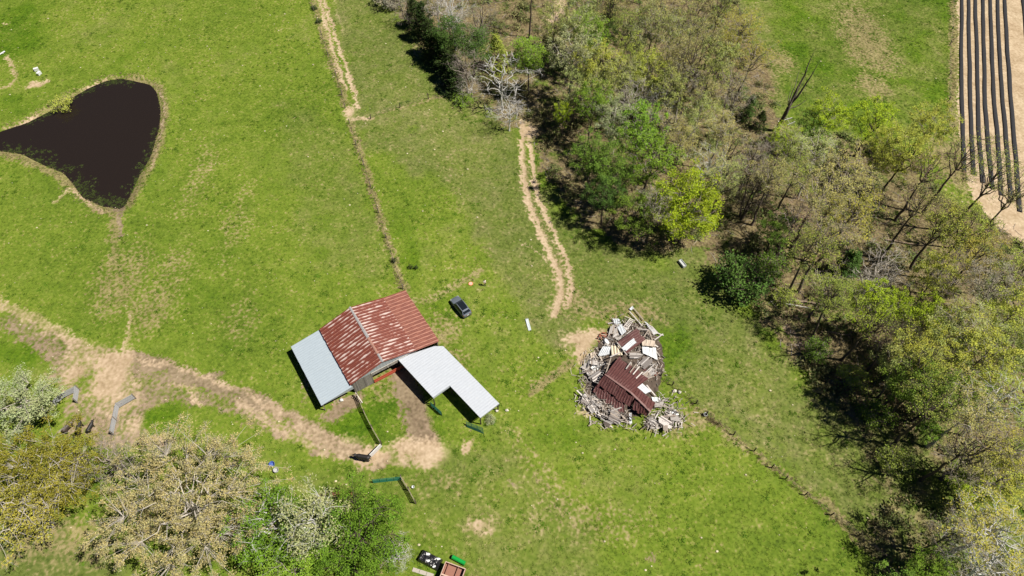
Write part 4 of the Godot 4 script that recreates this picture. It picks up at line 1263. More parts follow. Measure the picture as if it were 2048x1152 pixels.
func plant_trees() -> void:
	var woods := "trees of the wood"
	# proto, tint, bark, place of the crown in the photograph, radius, height, label
	var list := [
		# western edge of the wood, top
		["bush0", "grey", "grey", 775, -6, 3.6, 5.0, "low brownish scrub at the wood's upper left tip"],
		["bare2", "grey", "grey", 812, 18, 3.6, 8.0, "brown twiggy thicket at the wood's upper left tip"],
		["cedar0", "dark", "dark", 846, 40, 3.4, 10.0, "dark cedar, topmost along the wood's left edge"],
		["cedar1", "dark", "dark", 860, 74, 3.5, 9.5, "dark cedar second along the wood's left edge"],
		["bare0", "grey", "silver", 905, 22, 4.8, 16.0, "tall pale grey bare tree behind the edge cedars"],
		["bare1", "grey", "pale", 872, 8, 4.0, 14.0, "bare grey tree at top edge behind the first cedar"],
		["cedar0", "dark", "dark", 888, 102, 3.6, 8.5, "rounded dark green cedar lowest of the edge cedars"],
		["pine", "deep", "grey", 945, 84, 4.6, 13.0, "olive dark pine behind the rounded edge cedar"],
		["cedar1", "olive", "dark", 992, 104, 3.6, 9.0, "dull olive evergreen above the white dead tree"],
		["bare1", "grey", "grey", 932, 132, 4.2, 11.0, "brownish bare tree between cedars and white dead tree"],
		["dead", "grey", "silver", 1003, 152, 6.6, 14.0, "white dead tree with twisted limbs at wood's left corner"],
		["bare2", "grey", "pale", 940, 170, 3.2, 6.0, "low pale bare shrub left of the white dead tree"],
		["bare0", "grey", "silver", 1018, 218, 3.8, 9.0, "silvery bare tree at the head of the sandy track"],
		["bush1", "bright", "grey", 925, 196, 2.6, 2.2, "green bramble patch below the low pale bare shrub"],
		["pine", "bright", "grey", 1060, 108, 4.4, 15.0, "bright green pine right of the white dead tree"],
		["sparse0", "tan", "dark", 1062, -60, 4.0, 22.0, "tall tree whose dark trunk stands on red leaf litter"],
		["cedar1", "dark", "dark", 828, 24, 3.4, 8.0, "dark cedar left above the topmost edge cedar"],
		["cedar0", "dark", "dark", 868, 92, 3.2, 8.0, "narrow dark cedar between the edge cedars"],
		["cedar1", "dark", "dark", 900, 132, 3.6, 8.0, "dark cedar below the rounded one, beside brownish bare tree"],
		["cedar0", "dark", "dark", 908, 158, 3.0, 6.5, "lowest dark cedar above the low pale bare shrub"],
		["pine", "deep", "dark", 900, 66, 4.2, 12.0, "dark pine behind the second edge cedar"],
		["bare2", "grey", "grey", 960, 40, 4.4, 12.0, "grey brush tree left of the red leaf litter"],
		# upper wood
		["leafy0", "pale", "grey", 1112, 44, 4.6, 17.0, "pale green tree beside the sandy gap at top"],
		["leafy1", "pale", "pale", 1165, 12, 5.4, 19.0, "pale green tree touching the top edge right of gap"],
		["leafy2", "mist", "pale", 1146, 98, 6.2, 19.0, "broad whitish green tree right of the bright pine"],
		["leafy3", "bright", "grey", 1190, 72, 4.6, 17.0, "fresh green tree behind the broad whitish green tree"],
		["leafy0", "yellow", "grey", 1196, 134, 5.6, 18.0, "yellow tinged pale tree below the fresh green one"],
		["leafy1", "pale", "grey", 1152, 172, 4.4, 15.0, "thin pale green tree right of silvery bare tree"],
		["leafy2", "bright", "grey", 1186, 200, 4.2, 16.0, "light green upright tree above the small lime tree"],
		["leafy3", "lime", "grey", 1128, 224, 2.4, 10.0, "small lime green tree near the head of the track"],
		["cedar1", "dark", "dark", 1218, 36, 3.6, 11.0, "dark evergreen near top centre of the wood"],
		["budding0", "olive", "dark", 1248, 52, 4.8, 19.0, "olive budding tree right of the dark top evergreen"],
		["budding1", "tan", "dark", 1226, 6, 4.8, 19.0, "tan budding tree at top edge above dark evergreen"],
		["budding2", "olive", "dark", 1262, 112, 4.8, 17.0, "dull olive tree in the dim middle of upper wood"],
		["leafy0", "yellow", "grey", 1298, 146, 5.0, 17.0, "yellow green rounded tree in the upper wood's middle"],
		["leafy1", "mist", "pale", 1286, 74, 4.0, 18.0, "whitish pale tree above the yellow green rounded tree"],
		["budding3", "tan", "grey", 1322, 16, 5.4, 20.0, "tan tree at top edge right of the centre"],
		["budding0", "pale", "pale", 1352, 66, 5.0, 19.0, "pale tan tree with light limbs in upper wood"],
		["sparse1", "tan", "dark", 1398, 18, 4.8, 22.0, "thin tan tree with dark tall trunk at top edge"],
		["sparse2", "olive", "dark", 1444, 10, 4.4, 20.0, "sparse leaning tree at the top right of the wood"],
		["sparse0", "tan", "dark", 1393, 104, 5.0, 22.0, "thin tan tree with twin dark stems in upper wood"],
		["budding1", "tan", "grey", 1340, 118, 4.2, 17.0, "faded tan tree right of the yellow green rounded tree"],
		["budding2", "grey", "pale", 1372, 158, 4.6, 16.0, "greyish tan tree with white limbs in the wood"],
		["sparse1", "olive", "dark", 1422, 146, 4.6, 20.0, "sparse olive tree with long dark trunk near clearing"],
		["budding3", "gold", "grey", 1490, 48, 5.6, 18.0, "golden olive tree at the meadow edge near top"],
		["budding0", "gold", "grey", 1500, 100, 5.4, 17.0, "golden tree second along the upper meadow edge"],
		["budding1", "ochre", "grey", 1455, 84, 4.4, 18.0, "ochre tree behind the two golden meadow trees"],
		["sparse2", "tan", "grey", 1470, 152, 4.4, 17.0, "faint tan tree beside the bare grass clearing"],
		["sparse0", "grey", "grey", 1468, 186, 4.2, 15.0, "twiggy grey tree left of the broken snag"],
		["leafy3", "mist", "pale", 1224, 236, 4.6, 16.0, "white blossoming tree above the dense shade trees"],
		["bare1", "olive", "pale", 1264, 196, 4.4, 15.0, "grey olive twiggy tree beside the white blossoming tree"],
		["bare0", "grey", "silver", 1312, 206, 4.0, 13.0, "small bare tree with white limbs in mid wood"],
		["leafy0", "bright", "grey", 1282, 256, 5.2, 19.0, "bright green tree right of the white blossoming tree"],
		["leafy1", "bright", "grey", 1302, 306, 5.8, 19.0, "broad bright green tree above the lime maple"],
		["leafy2", "green", "dark", 1184, 306, 4.8, 15.0, "dark green tree overhanging the sandy track's bend"],
		["leafy3", "green", "dark", 1228, 342, 5.0, 15.0, "green tree casting shade on grass beside the track"],
		["leafy0", "deep", "dark", 1212, 388, 4.2, 12.0, "low deep green tree at the shaded wood edge"],
		["leafy1", "green", "dark", 1262, 420, 4.6, 13.0, "shaded green tree left of the lime maple"],
		["maple", "lime", "grey", 1381, 410, 7.0, 17.0, "round lime green maple, brightest at the wood edge"],
		["sparse1", "grey", "grey", 1316, 400, 4.0, 16.0, "thin grey twigged tree just left of the maple"],
		["sparse2", "tan", "silver", 1418, 318, 4.4, 17.0, "tan tree with white branches behind the maple"],
		["budding2", "tan", "grey", 1364, 284, 4.4, 17.0, "tan tree between broad green tree and clearing"],
		["cedar0", "deep", "dark", 1500, 214, 2.1, 6.5, "small dark cedar left of the broken snag"],
		["cedar1", "dark", "dark", 1522, 240, 2.0, 5.0, "tiny dark cedar at the foot of the snag"],
		["leafy2", "lime", "grey", 1572, 276, 3.4, 11.0, "yellow green young tree right below the broken snag"],
		["bare1", "grey", "grey", 1505, 312, 5.0, 15.0, "dull bare tree below the small dark cedar"],
		["bare2", "grey", "dark", 1502, 388, 5.0, 12.0, "brown grey thicket tree right of the lime maple"],
		["sparse0", "tan", "dark", 1462, 290, 4.2, 18.0, "thin trunked tan tree above the brown thicket"],
		["leafy1", "pale", "pale", 1172, 48, 5.0, 18.0, "pale green tree between the gap and the top evergreen"],
		["leafy2", "pale", "grey", 1210, 170, 4.6, 16.0, "soft pale tree right of the light green upright tree"],
		["budding2", "pale", "grey", 1240, 150, 4.8, 17.0, "hazy pale tree left of the yellow green rounded tree"],
		["budding3", "pale", "grey", 1310, 44, 4.6, 20.0, "pale hazy tree below the top edge tan tree"],
		["budding1", "pale", "grey", 1372, 40, 4.6, 20.0, "pale hazy tree left of the thin dark stemmed tree"],
		["budding3", "tan", "grey", 1412, 66, 4.6, 20.0, "light tan tree between dark stems in upper wood"],
		["budding0", "tan", "grey", 1366, 108, 4.4, 18.0, "light tan tree left of the twin dark stems"],
		["leafy3", "pale", "grey", 1336, 172, 4.6, 17.0, "pale tree right below the yellow green rounded tree"],
		["budding1", "tan", "grey", 1412, 186, 4.4, 17.0, "tan tree below the long dark trunk near clearing"],
		["leafy0", "pale", "pale", 1396, 232, 4.4, 16.0, "pale tree above the tan white branched tree"],
		["sparse1", "tan", "grey", 1340, 240, 4.4, 17.0, "thin tan tree right of the bright green tree"],
		["budding3", "tan", "pale", 1446, 246, 4.4, 15.0, "tan tree left of the small dark cedar"],
		["budding2", "pale", "grey", 1450, 348, 4.6, 16.0, "pale tan tree right above the lime maple"],
		["budding1", "tan", "grey", 1546, 350, 4.8, 17.0, "tan tree right of the dull bare tree"],
		["sparse2", "tan", "dark", 1850, 396, 4.6, 20.0, "sparse tan tree with dark trunk near the beds"],
		["budding0", "pale", "grey", 1590, 292, 4.2, 14.0, "pale tree right of the yellow green young tree"],
		["leafy1", "pale", "grey", 1904, 700, 4.8, 16.0, "pale tree left of the broad pale yellow tree"],
		["budding3", "gold", "grey", 2030, 890, 5.0, 15.0, "golden tan tree at right edge beside pinkish tree"],
		# along the upper meadow
		["leafy3", "lime", "grey", 1664, 232, 4.6, 14.0, "lime green tree, left of the two meadow lime trees"],
		["leafy0", "lime", "dark", 1748, 240, 5.4, 14.0, "wide lime green tree, right of two meadow lime trees"],
		["leafy1", "green", "dark", 1626, 258, 4.2, 11.0, "mid green tree left below the meadow lime trees"],
		["leafy2", "yellow", "grey", 1868, 244, 4.8, 14.0, "yellow olive tree nearest the sandy field's corner"],
		["budding3", "pale", "pale", 1642, 300, 5.2, 16.0, "pale tan tree below the left meadow lime tree"],
		["budding0", "olive", "grey", 1594, 332, 4.6, 16.0, "olive green tree below the yellow green young tree"],
		["leafy1", "yellow", "dark", 1816, 300, 5.4, 17.0, "olive tree below the wide meadow lime tree"],
		["budding2", "tan", "grey", 1692, 348, 5.8, 18.0, "broad tan tree in the eastern wood's upper part"],
		["sparse2", "rose", "dark", 1866, 330, 5.0, 18.0, "brownish sparse tree left of the plastic beds"],
		["sparse0", "olive", "dark", 1932, 306, 5.2, 20.0, "thin olive tree whose twigs cross the plastic beds"],
		["sparse1", "olive", "dark", 1990, 344, 5.0, 21.0, "thin leaning tree over the beds' lower ends"],
		["sparse2", "tan", "dark", 2040, 380, 4.8, 20.0, "sparse tan tree at right edge below the beds"],
		# eastern wood
		["budding3", "tan", "grey", 1642, 384, 6.0, 19.0, "large tan tree right of the brown thicket"],
		["budding0", "gold", "grey", 1694, 424, 6.0, 19.0, "large golden tan tree in the middle of eastern wood"],
		["sparse0", "tan", "grey", 1662, 470, 5.0, 20.0, "tall tan tree with long grey trunk by fallen logs"],
		["leafy3", "green", "dark", 1552, 458, 3.6, 12.0, "shaded green tree right of the maple's shadow"],
		["sparse1", "rose", "grey", 1590, 430, 4.4, 16.0, "thin brown tree left of the large tan tree"],
		["bush1", "deep", "dark", 1490, 560, 5.2, 7.5, "big dark green evergreen bush bulging from wood edge"],
		["bush2", "deep", "dark", 1466, 540, 3.8, 6.0, "dark evergreen bush left beside the big one"],
		["bush0", "green", "grey", 1542, 528, 3.4, 5.5, "light green shrub above the big evergreen bush"],
		["cedar0", "deep", "dark", 1700, 526, 3.2, 7.0, "dark cedar among brown litter in eastern wood"],
		["bare0", "grey", "pale", 1762, 540, 5.2, 15.0, "pale bare tree leaning right of the litter cedar"],
		["budding2", "yellow", "dark", 1892, 446, 5.4, 18.0, "olive tree below the sparse brownish field tree"],
		["budding3", "olive", "dark", 1944, 456, 5.2, 18.0, "olive tree below the beds, second from right edge"],
		["budding0", "gold", "dark", 1972, 506, 5.0, 17.0, "golden olive tree near the right edge mid height"],
		["bare1", "grey", "grey", 1910, 556, 5.0, 16.0, "grey twigged tree in the eastern wood's right part"],
		["budding1", "grey", "grey", 1990, 566, 5.0, 17.0, "greyish olive tree at right edge mid height"],
		["budding2", "olive", "dark", 2040, 540, 5.0, 18.0, "olive tree half cut by the right edge"],
		["sparse2", "olive", "grey", 1664, 566, 4.6, 13.0, "airy olive tree above the creek gully"],
		["leafy0", "lime", "grey", 1746, 606, 4.2, 14.0, "lime tree left of the two above the gully shade"],
		["leafy1", "lime", "grey", 1794, 610, 3.2, 13.0, "smaller lime tree just right of its lime neighbour"],
		["leafy2", "lime", "dark", 1860, 638, 3.9, 14.0, "lime tree apart, right of the lime pair"],
		["budding3", "pale", "pale", 1940, 654, 5.2, 17.0, "pale olive tree right of the lone lime tree"],
		["leafy3", "yellow", "grey", 2022, 634, 5.2, 17.0, "yellow green tree at right edge above light green one"],
		["leafy0", "pale", "grey", 2042, 698, 5.0, 17.0, "light green tree cut by the right edge"],
		["leafy1", "yellow", "grey", 1976, 726, 5.4, 18.0, "broad pale yellow tree in the lower eastern wood"],
		["leafy2", "pale", "grey", 1816, 730, 4.6, 15.0, "light green tree above the edge's deepest shade"],
		["leafy3", "green", "dark", 1884, 788, 5.0, 14.0, "mid green tree above the long parallel shadows"],
		["leafy0", "bright", "grey", 1866, 858, 2.4, 5.5, "small bright green tree among the long shadows"],
		["budding1", "tan", "pale", 1950, 816, 5.2, 17.0, "tan tree above the pinkish bare tree"],
		["budding2", "olive", "silver", 2016, 800, 5.6, 17.0, "olive tree with white limbs at right edge"],
		["bare0", "rose", "grey", 1964, 900, 5.8, 17.0, "pinkish brown bare tree leaning out near right edge"],
		["leafy1", "yellow", "grey", 2020, 966, 5.0, 13.0, "yellow green tree below the pinkish bare tree"],
		["leafy2", "lime", "grey", 1954, 976, 3.8, 8.0, "low yellow green tree left of its taller neighbour"],
		["budding3", "gold", "silver", 1996, 1052, 6.4, 16.0, "golden tree with white limbs in lower right corner"],
		["bare1", "grey", "grey", 1902, 1066, 4.0, 14.0, "grey bare tree left of the golden corner tree"],
		["leafy3", "bright", "dark", 1872, 1128, 3.6, 8.0, "bright green round tree at the lower right bottom edge"],
		["bare0", "tan", "silver", 1996, 1126, 6.0, 14.0, "white limbed bare tree in the bottom right corner"],
		["leafy0", "green", "dark", 1800, 1190, 4.2, 12.0, "green tree below the bottom edge casting shade"],
		["sparse0", "olive", "dark", 1752, 632, 4.2, 17.0, "sparse leaning tree over the gully's lower end"],
		["bare1", "grey", "dark", 1790, 676, 4.6, 16.0, "dark limbed bare tree right of the gully"],
		["leafy2", "yellow", "dark", 1846, 704, 4.6, 16.0, "yellow green tree below the lone lime tree"],
		["leafy0", "green", "dark", 1842, 772, 5.0, 16.0, "shaded green tree left of the mid green tree"],
		["sparse1", "yellow", "dark", 1846, 726, 4.6, 19.0, "thin yellow tree nearest the wood's lower edge"],
		["sparse2", "olive", "dark", 1880, 804, 4.6, 18.0, "thin olive tree above the small bright green tree"],
		["bush1", "olive", "grey", 1706, 752, 3.0, 3.2, "low olive shrub on the litter at lower edge"],
		["bush2", "green", "grey", 1752, 826, 3.0, 3.2, "low green shrub in the lower edge's shade"],
		["bush0", "olive", "grey", 1790, 918, 3.0, 3.0, "low olive shrub among the long parallel shadows"],
		["sparse0", "tan", "dark", 1944, 884, 4.4, 18.0, "thin tan tree left of the pinkish bare tree"],
		["budding1", "yellow", "grey", 1924, 640, 4.4, 16.0, "yellow budding tree right of the lone lime tree"],
		["leafy3", "yellow", "grey", 1880, 548, 4.2, 16.0, "yellow green tree left of the grey twigged tree"],
		["leafy1", "yellow", "grey", 1770, 300, 4.4, 15.0, "yellow green tree right below wide meadow lime tree"],
		["leafy2", "pale", "grey", 1440, 112, 4.6, 18.0, "light green tree left of the ochre tree"],
		["budding2", "olive", "dark", 1628, 496, 4.8, 18.0, "olive tree behind the big evergreen bush"],
		["budding0", "olive", "dark", 1680, 596, 4.6, 16.0, "olive tree right above the gully"],
		["bush0", "olive", "grey", 1572, 590, 2.6, 3.0, "low olive shrub behind the fallen gully trunk"],
		["bush1", "green", "grey", 1636, 700, 2.8, 3.0, "low green shrub below the gully's lower end"],
		# lower left
		["leafy1", "mist", "pale", 36, 792, 5.4, 11.0, "pale green tree at left edge behind the olive oak"],
		["olive_oak", "ochre", "pale", 88, 942, 7.4, 14.0, "dense olive yellow oak at the lower left edge"],
		["budding0", "gold", "pale", 30, 1010, 6.4, 12.0, "golden tan tree below the olive oak at left edge"],
		["bare0", "grey", "grey", 216, 918, 5.0, 11.0, "smoky grey bare tree left of the great tan oak"],
		["great_oak", "oak", "pale", 370, 1006, 11.6, 16.0, "great spreading tan oak with grey limbs, lower left"],
		["green_elm", "leafgreen", "silver", 536, 1054, 5.6, 12.0, "green elm with white branches right of great oak"],
		["white_fork", "mist", "silver", 622, 1040, 4.4, 14.0, "pale thin tree with white forked trunk between greens"],
		["green_maple", "leafgreen", "dark", 716, 1066, 6.8, 11.0, "dense deep green tree right of the white forked trunk"],
		["leafy3", "bright", "grey", 600, 1140, 4.6, 9.0, "bright green tree at the bottom edge left of centre"],
		["bare2", "grey", "silver", 792, 1108, 2.6, 3.4, "grey twiggy bush beside the dense deep green tree"],
		["bush0", "yellow", "grey", 120, 200, 2.3, 3.0, "yellowish shrub standing on the pond's upper bank"],
	]
	for t in list:
		var cat := "tree"
		if t[0].begins_with("bush") or (t[6] < 5.5 and t[0].begins_with("bare")): cat = "shrub"
		plant(t[0], t[1], t[2], t[3], t[4], t[5], t[6], t[7], cat, woods if t[3] > 740 and t[0] != "bush0" and t[3] != 792 else "")
	make_snag()
	make_logs()

func make_snag() -> void:
	var at := G(1552, 262)
	var o := thing("dead_snag", "dark broken snag with upright splintered spires at the meadow edge", "dead tree", at, 0.0, "")
	var r := RandomNumberGenerator.new()
	r.seed = 77
	var trunk := Build.new()
	var fork := curve_to(trunk, Vector3(0, -0.2, 0), Vector3(0.5, 6.5, 0.2), Vector3(0.1, 0, 0), 0.5, 0.38, 6, 8, 0.05, r)[-1]
	part("trunk", trunk.mesh(), plain("snag_wood", lin(0.12, 0.095, 0.08), 0.9), o)
	for s in [[0.9, 20.5, -0.4, 0.34], [2.3, 18.0, 0.2, 0.32], [-0.8, 16.5, 0.1, 0.17], [0.0, 15.0, 0.8, 0.18], [1.5, 13.5, -0.8, 0.16], [-1.3, 12.5, 0.3, 0.12], [3.0, 9.0, 0.5, 0.14]]:
		var b := Build.new()
		curve_to(b, fork + Vector3(0, -0.6, 0), Vector3(s[0] + 0.5, s[1], s[2]), Vector3(s[0] * 0.12, 0, s[2] * 0.2), s[3], 0.02, 7, 5, 0.06, r)
		part("spire", b.mesh(), plain("snag_wood", lin(0.12, 0.095, 0.08), 0.9) if s[1] > 16.6 else bark("grey"), o)

func make_logs() -> void:
	var r := RandomNumberGenerator.new()
	r.seed = 88
	for l in [[1552, 603, 1612, 604, 0.3, "thick fallen trunk spanning the red clay gully"], [1566, 596, 1650, 611, 0.2, "long thinner log behind the trunk over the gully"], [1570, 608, 1620, 616, 0.12, "thin pale fallen branch below the gully trunk"], [1770, 480, 1845, 492, 0.16, "fallen log in brown litter of the eastern wood"], [1640, 664, 1720, 672, 0.17, "dark fallen log right of the gully's lower end"], [1556, 244, 1584, 236, 0.12, "pale broken log lying right of the snag"], [1575, 250, 1590, 244, 0.1, "short pale log beside the broken log by the snag"], [1860, 420, 1900, 400, 0.14, "fallen log near the lower ends of the plastic beds"]]:
		var a := G(l[0], l[1])
		var e := G(l[2], l[3])
		var o := thing("fallen_log", l[5], "log", (a + e) * 0.5, 0.0, "fallen logs in the wood")
		var b := Build.new()
		var lift := Vector3(0, l[4] * 0.9, 0)
		var line := curve_to(b, a - o.position + lift, e - o.position + lift, Vector3(0, 0.1, 0.15), l[4], l[4] * 0.5, 6, 7, 0.06, r)
		b.tube(line[0], line[0] + (line[0] - line[1]).normalized() * 0.02, l[4], 0.01, 7)
		var pale: bool = l[5].contains("pale")
		part("trunk", b.mesh(), bark("silver") if pale else plain("log_wood", lin(0.24, 0.18, 0.13), 0.9), o)
		for k in 4:
			var s := Build.new()
			var p := line[1 + k]
			curve_to(s, p, p + Vector3(r.randfn(0, 0.7), 0.5 + r.randf() * 0.6, r.randfn(0, 0.9)), Vector3.ZERO, l[4] * 0.3, 0.02, 3, 4, 0.06, r)
			part("broken_branch", s.mesh(), bark("silver") if pale else plain("log_wood", lin(0.24, 0.18, 0.13), 0.9), o)

# ---------------------------------------------------------------- fences and gates
func wire_fence(label: String, pts: Array, height: float, mat: Material, wires := 4) -> void:
	var first := G(pts[0], pts[1])
	var o := thing("wire_fence", label, "fence", first)
	var tops := []
	for k in range(0, pts.size(), 2):
		var p := G(pts[k], pts[k + 1]) - first
		var b := Build.new()
		var lean := Vector3(rng.randfn(0, 0.05), 0, rng.randfn(0, 0.05))
		b.tube(p + Vector3(0, -0.2, 0), p + lean + Vector3(0, height * rng.randf_range(0.9, 1.12), 0), 0.11, 0.09, 6, true)
		part("post", b.mesh(), mat, o)
		tops.append(p)
	for w in wires:
		var b := Build.new()
		var y := height * (0.3 + 0.65 * w / (wires - 1.0))
		for k in tops.size() - 1:
			var a: Vector3 = tops[k] + Vector3(0, y, 0)
			var e: Vector3 = tops[k + 1] + Vector3(0, y, 0)
			var m := (a + e) * 0.5 - Vector3(0, 0.05, 0)
			b.tube(a, m, 0.012, 0.012, 3)
			b.tube(m, e, 0.012, 0.012, 3)
		part("wire", b.mesh(), plain("fence_wire", lin(0.16, 0.13, 0.11), 0.6, 0.4), o)

func board_fence(label: String, pts: Array, height: float, rails: int, mat: Material, post_mat: Material, rail_w := 0.14) -> void:
	var first := G(pts[0], pts[1])
	var o := thing("board_fence", label, "fence", first)
	var feet := []
	for k in range(0, pts.size(), 2):
		var p := G(pts[k], pts[k + 1]) - first
		var b := Build.new()
		b.box(p + Vector3(0, height * 0.5, 0), Vector3(0.14, height + 0.3, 0.14))
		part("post", b.mesh(), post_mat, o)
		feet.append(p)
	for k in feet.size() - 1:
		for r in rails:
			var b := Build.new()
			var y := height * (0.22 + 0.76 * r / (rails - 1.0))
			b.bar(feet[k] + Vector3(0.0, y + rng.randfn(0, 0.02), 0.09), feet[k + 1] + Vector3(0.0, y + rng.randfn(0, 0.02), 0.09), 0.05, rail_w)
			part("rail", b.mesh(), mat, o)

func tube_gate(label: String, a: Vector3, e: Vector3, up: Vector3, mat: Material, bars := 5, uprights := 4, r := 0.035) -> Node3D:
	var o := thing("field_gate", label, "gate", Vector3(a.x, 0, a.z))
	var s := a - o.position
	var t := e - o.position
	for k in bars:
		var b := Build.new()
		var off := up * (float(k) / (bars - 1))
		b.tube(s + off + Vector3(0, 0.06, 0), t + off + Vector3(0, 0.06, 0), r, r, 6, true)
		part("rail", b.mesh(), mat, o)
	for k in uprights:
		var b := Build.new()
		var p := s.lerp(t, float(k) / (uprights - 1))
		b.tube(p + Vector3(0, 0.04, 0), p + up + Vector3(0, 0.08, 0), r * 1.05, r * 1.05, 6, true)
		part("upright", b.mesh(), mat, o)
	return o

func make_fences() -> void:
	var dark := plain("dark_post", lin(0.07, 0.05, 0.04), 0.85)
	var grey := plain("weathered_post", lin(0.20, 0.17, 0.14), 0.85)
	wire_fence("wire fence on dark posts from the ruin to the wood", [1322, 752, 1345, 770, 1392, 807, 1412, 830, 1467, 870, 1508, 902, 1543, 935, 1571, 958, 1610, 990, 1662, 1030, 1716, 1072, 1765, 1115], 1.35, dark)
	wire_fence("wire fence along the double track, top of the pasture", [619, -14, 628, 22, 636, 45, 643, 70, 656, 110, 672, 150, 684, 190, 691, 216], 1.4, grey)
	wire_fence("overgrown wire fence running from track to the barn", [699, 246, 712, 290, 727, 330, 741, 373, 757, 425, 772, 476, 787, 523, 806, 578], 1.3, grey)
	wire_fence("short wire fence from the track's end towards the dead trees", [741, 238, 800, 215, 857, 198], 1.35, dark)
	wire_fence("low wire fence between meadow grass and sandy field", [1906, -10, 1903, 60, 1899, 90, 1898, 150, 1897, 202, 1905, 260], 1.2, dark)
	var plank_mat := plain("fence_plank", lin(0.30, 0.25, 0.19), 0.85)
	var grey_rail := plain("grey_rail", lin(0.33, 0.34, 0.36), 0.7)
	board_fence("brown board fence from barn corner down to silver gate", [716, 793, 729, 826, 745, 858, 763, 889], 1.35, 4, plank_mat, dark)
	board_fence("short brown board fence beside the green gate, below the yard", [803, 957, 818, 981, 832, 1007], 1.35, 4, plank_mat, dark)
	board_fence("grey rail fence forming an angle left of the bare yard", [112, 812, 128, 796, 160, 780, 156, 806], 1.5, 6, grey_rail, grey, 0.16)
	board_fence("grey rail fence bending in the middle of the bare yard", [272, 797, 240, 815, 234, 842, 228, 870], 1.5, 6, grey_rail, grey, 0.16)
	var green := plain("gate_green", lin(0.02, 0.16, 0.10), 0.4)
	var teal := plain("gate_dark_green", lin(0.015, 0.085, 0.055), 0.45)
	tube_gate("green tube gate standing open beside the short board fence", G(803, 960), G(747, 966), Vector3(0, 1.25, 0), green, 6, 5)
	tube_gate("dark green tube gate tilted at the white shed's far post", G(934, 854), G(967, 867), Vector3(-0.15, 0.75, -0.55), teal, 6, 4, 0.04)
	tube_gate("green gate swung half under the white shed's inner corner", G(862, 811), G(884, 831), Vector3(0, 1.15, 0), teal, 6, 4)
	# sheeted silver gate
	var a := G(764, 893)
	var e := G(743, 914)
	var o := tube_gate("silver sheeted gate at the end of brown board fence", a, e, Vector3(-0.1, 1.15, 0.1), plain("galvanised", lin(0.5, 0.5, 0.5), 0.4, 0.3), 3, 3)
	var b := Build.new()
	var s := a - o.position
	var t := e - o.position
	var u := Vector3(-0.1, 1.1, 0.1)
	var side := (t - s).cross(Vector3.UP).normalized() * 0.045
	b.hexa([s + side + Vector3(0, 0.1, 0), t + side + Vector3(0, 0.1, 0), t + side * 1.4 + Vector3(0, 0.1, 0), s + side * 1.4 + Vector3(0, 0.1, 0), s + side + u, t + side + u, t + side * 1.4 + u, s + side * 1.4 + u])
	b.hexa([s - side + Vector3(0, 0.1, 0), t - side + Vector3(0, 0.1, 0), t - side * 1.4 + Vector3(0, 0.1, 0), s - side * 1.4 + Vector3(0, 0.1, 0), s - side + u, t - side + u, t - side * 1.4 + u, s - side * 1.4 + u])
	b.hexa([s - side + u, t - side + u, t + side + u, s + side + u, s - side + u * 1.03, t - side + u * 1.03, t + side + u * 1.03, s + side + u * 1.03])
	part("sheeting", b.mesh(), plain("galvanised_sheet", lin(0.55, 0.55, 0.56), 0.5), o)

# ---------------------------------------------------------------- things lying about
func ring(b: Build, y0: float, r0: float, y1: float, r1: float, sides := 16) -> void:
	for k in sides:
		var a0 := TAU * k / sides
		var a1 := TAU * (k + 1) / sides
		b.quad(Vector3(cos(a0) * r0, y0, sin(a0) * r0), Vector3(cos(a0) * r1, y1, sin(a0) * r1), Vector3(cos(a1) * r1, y1, sin(a1) * r1), Vector3(cos(a1) * r0, y0, sin(a1) * r0))

func bucket(label: String, at: Vector3, r: float, h: float, mat: Material, category := "bucket") -> void:
	var o := thing(category, label, category, at)
	var b := Build.new()
	ring(b, 0.0, r * 0.8, h, r)
	ring(b, h, r, h, r * 0.92)
	ring(b, h, r * 0.92, 0.03, r * 0.72)
	ring(b, 0.03, r * 0.72, 0.03, 0.0)
	part("shell", b.mesh(), mat, o)
	var rim := Build.new()
	for k in 14:
		rim.tube(Vector3(cos(TAU * k / 14.0) * r, h, sin(TAU * k / 14.0) * r), Vector3(cos(TAU * (k + 1) / 14.0) * r, h, sin(TAU * (k + 1) / 14.0) * r), 0.02, 0.02, 5)
	part("rim", rim.mesh(), mat, o)

func stone(label: String, called: String, category: String, at: Vector3, size: Vector3, mat: Material, s: int, group := "") -> void:
	var n := noise(s, 0.9, 2)
	var b := Build.new()
	for j in 6:
		for i in 10:
			var q := []
			for c in [[0, 0], [1, 0], [1, 1], [0, 1]]:
				var el: float = -PI / 2 + PI * (j + c[1]) / 6.0
				var az: float = TAU * (i + c[0]) / 10.0
				var d := Vector3(cos(el) * cos(az), sin(el), cos(el) * sin(az))
				q.append(d * (1.0 + 0.35 * n.get_noise_3dv(d * 1.3)) * size + Vector3(0, size.y * 0.55, 0))
			b.quad(q[0], q[3], q[2], q[1])
	var o := part(numbered(called), b.mesh(), mat, self, at)
	tag(o, label, category, group)

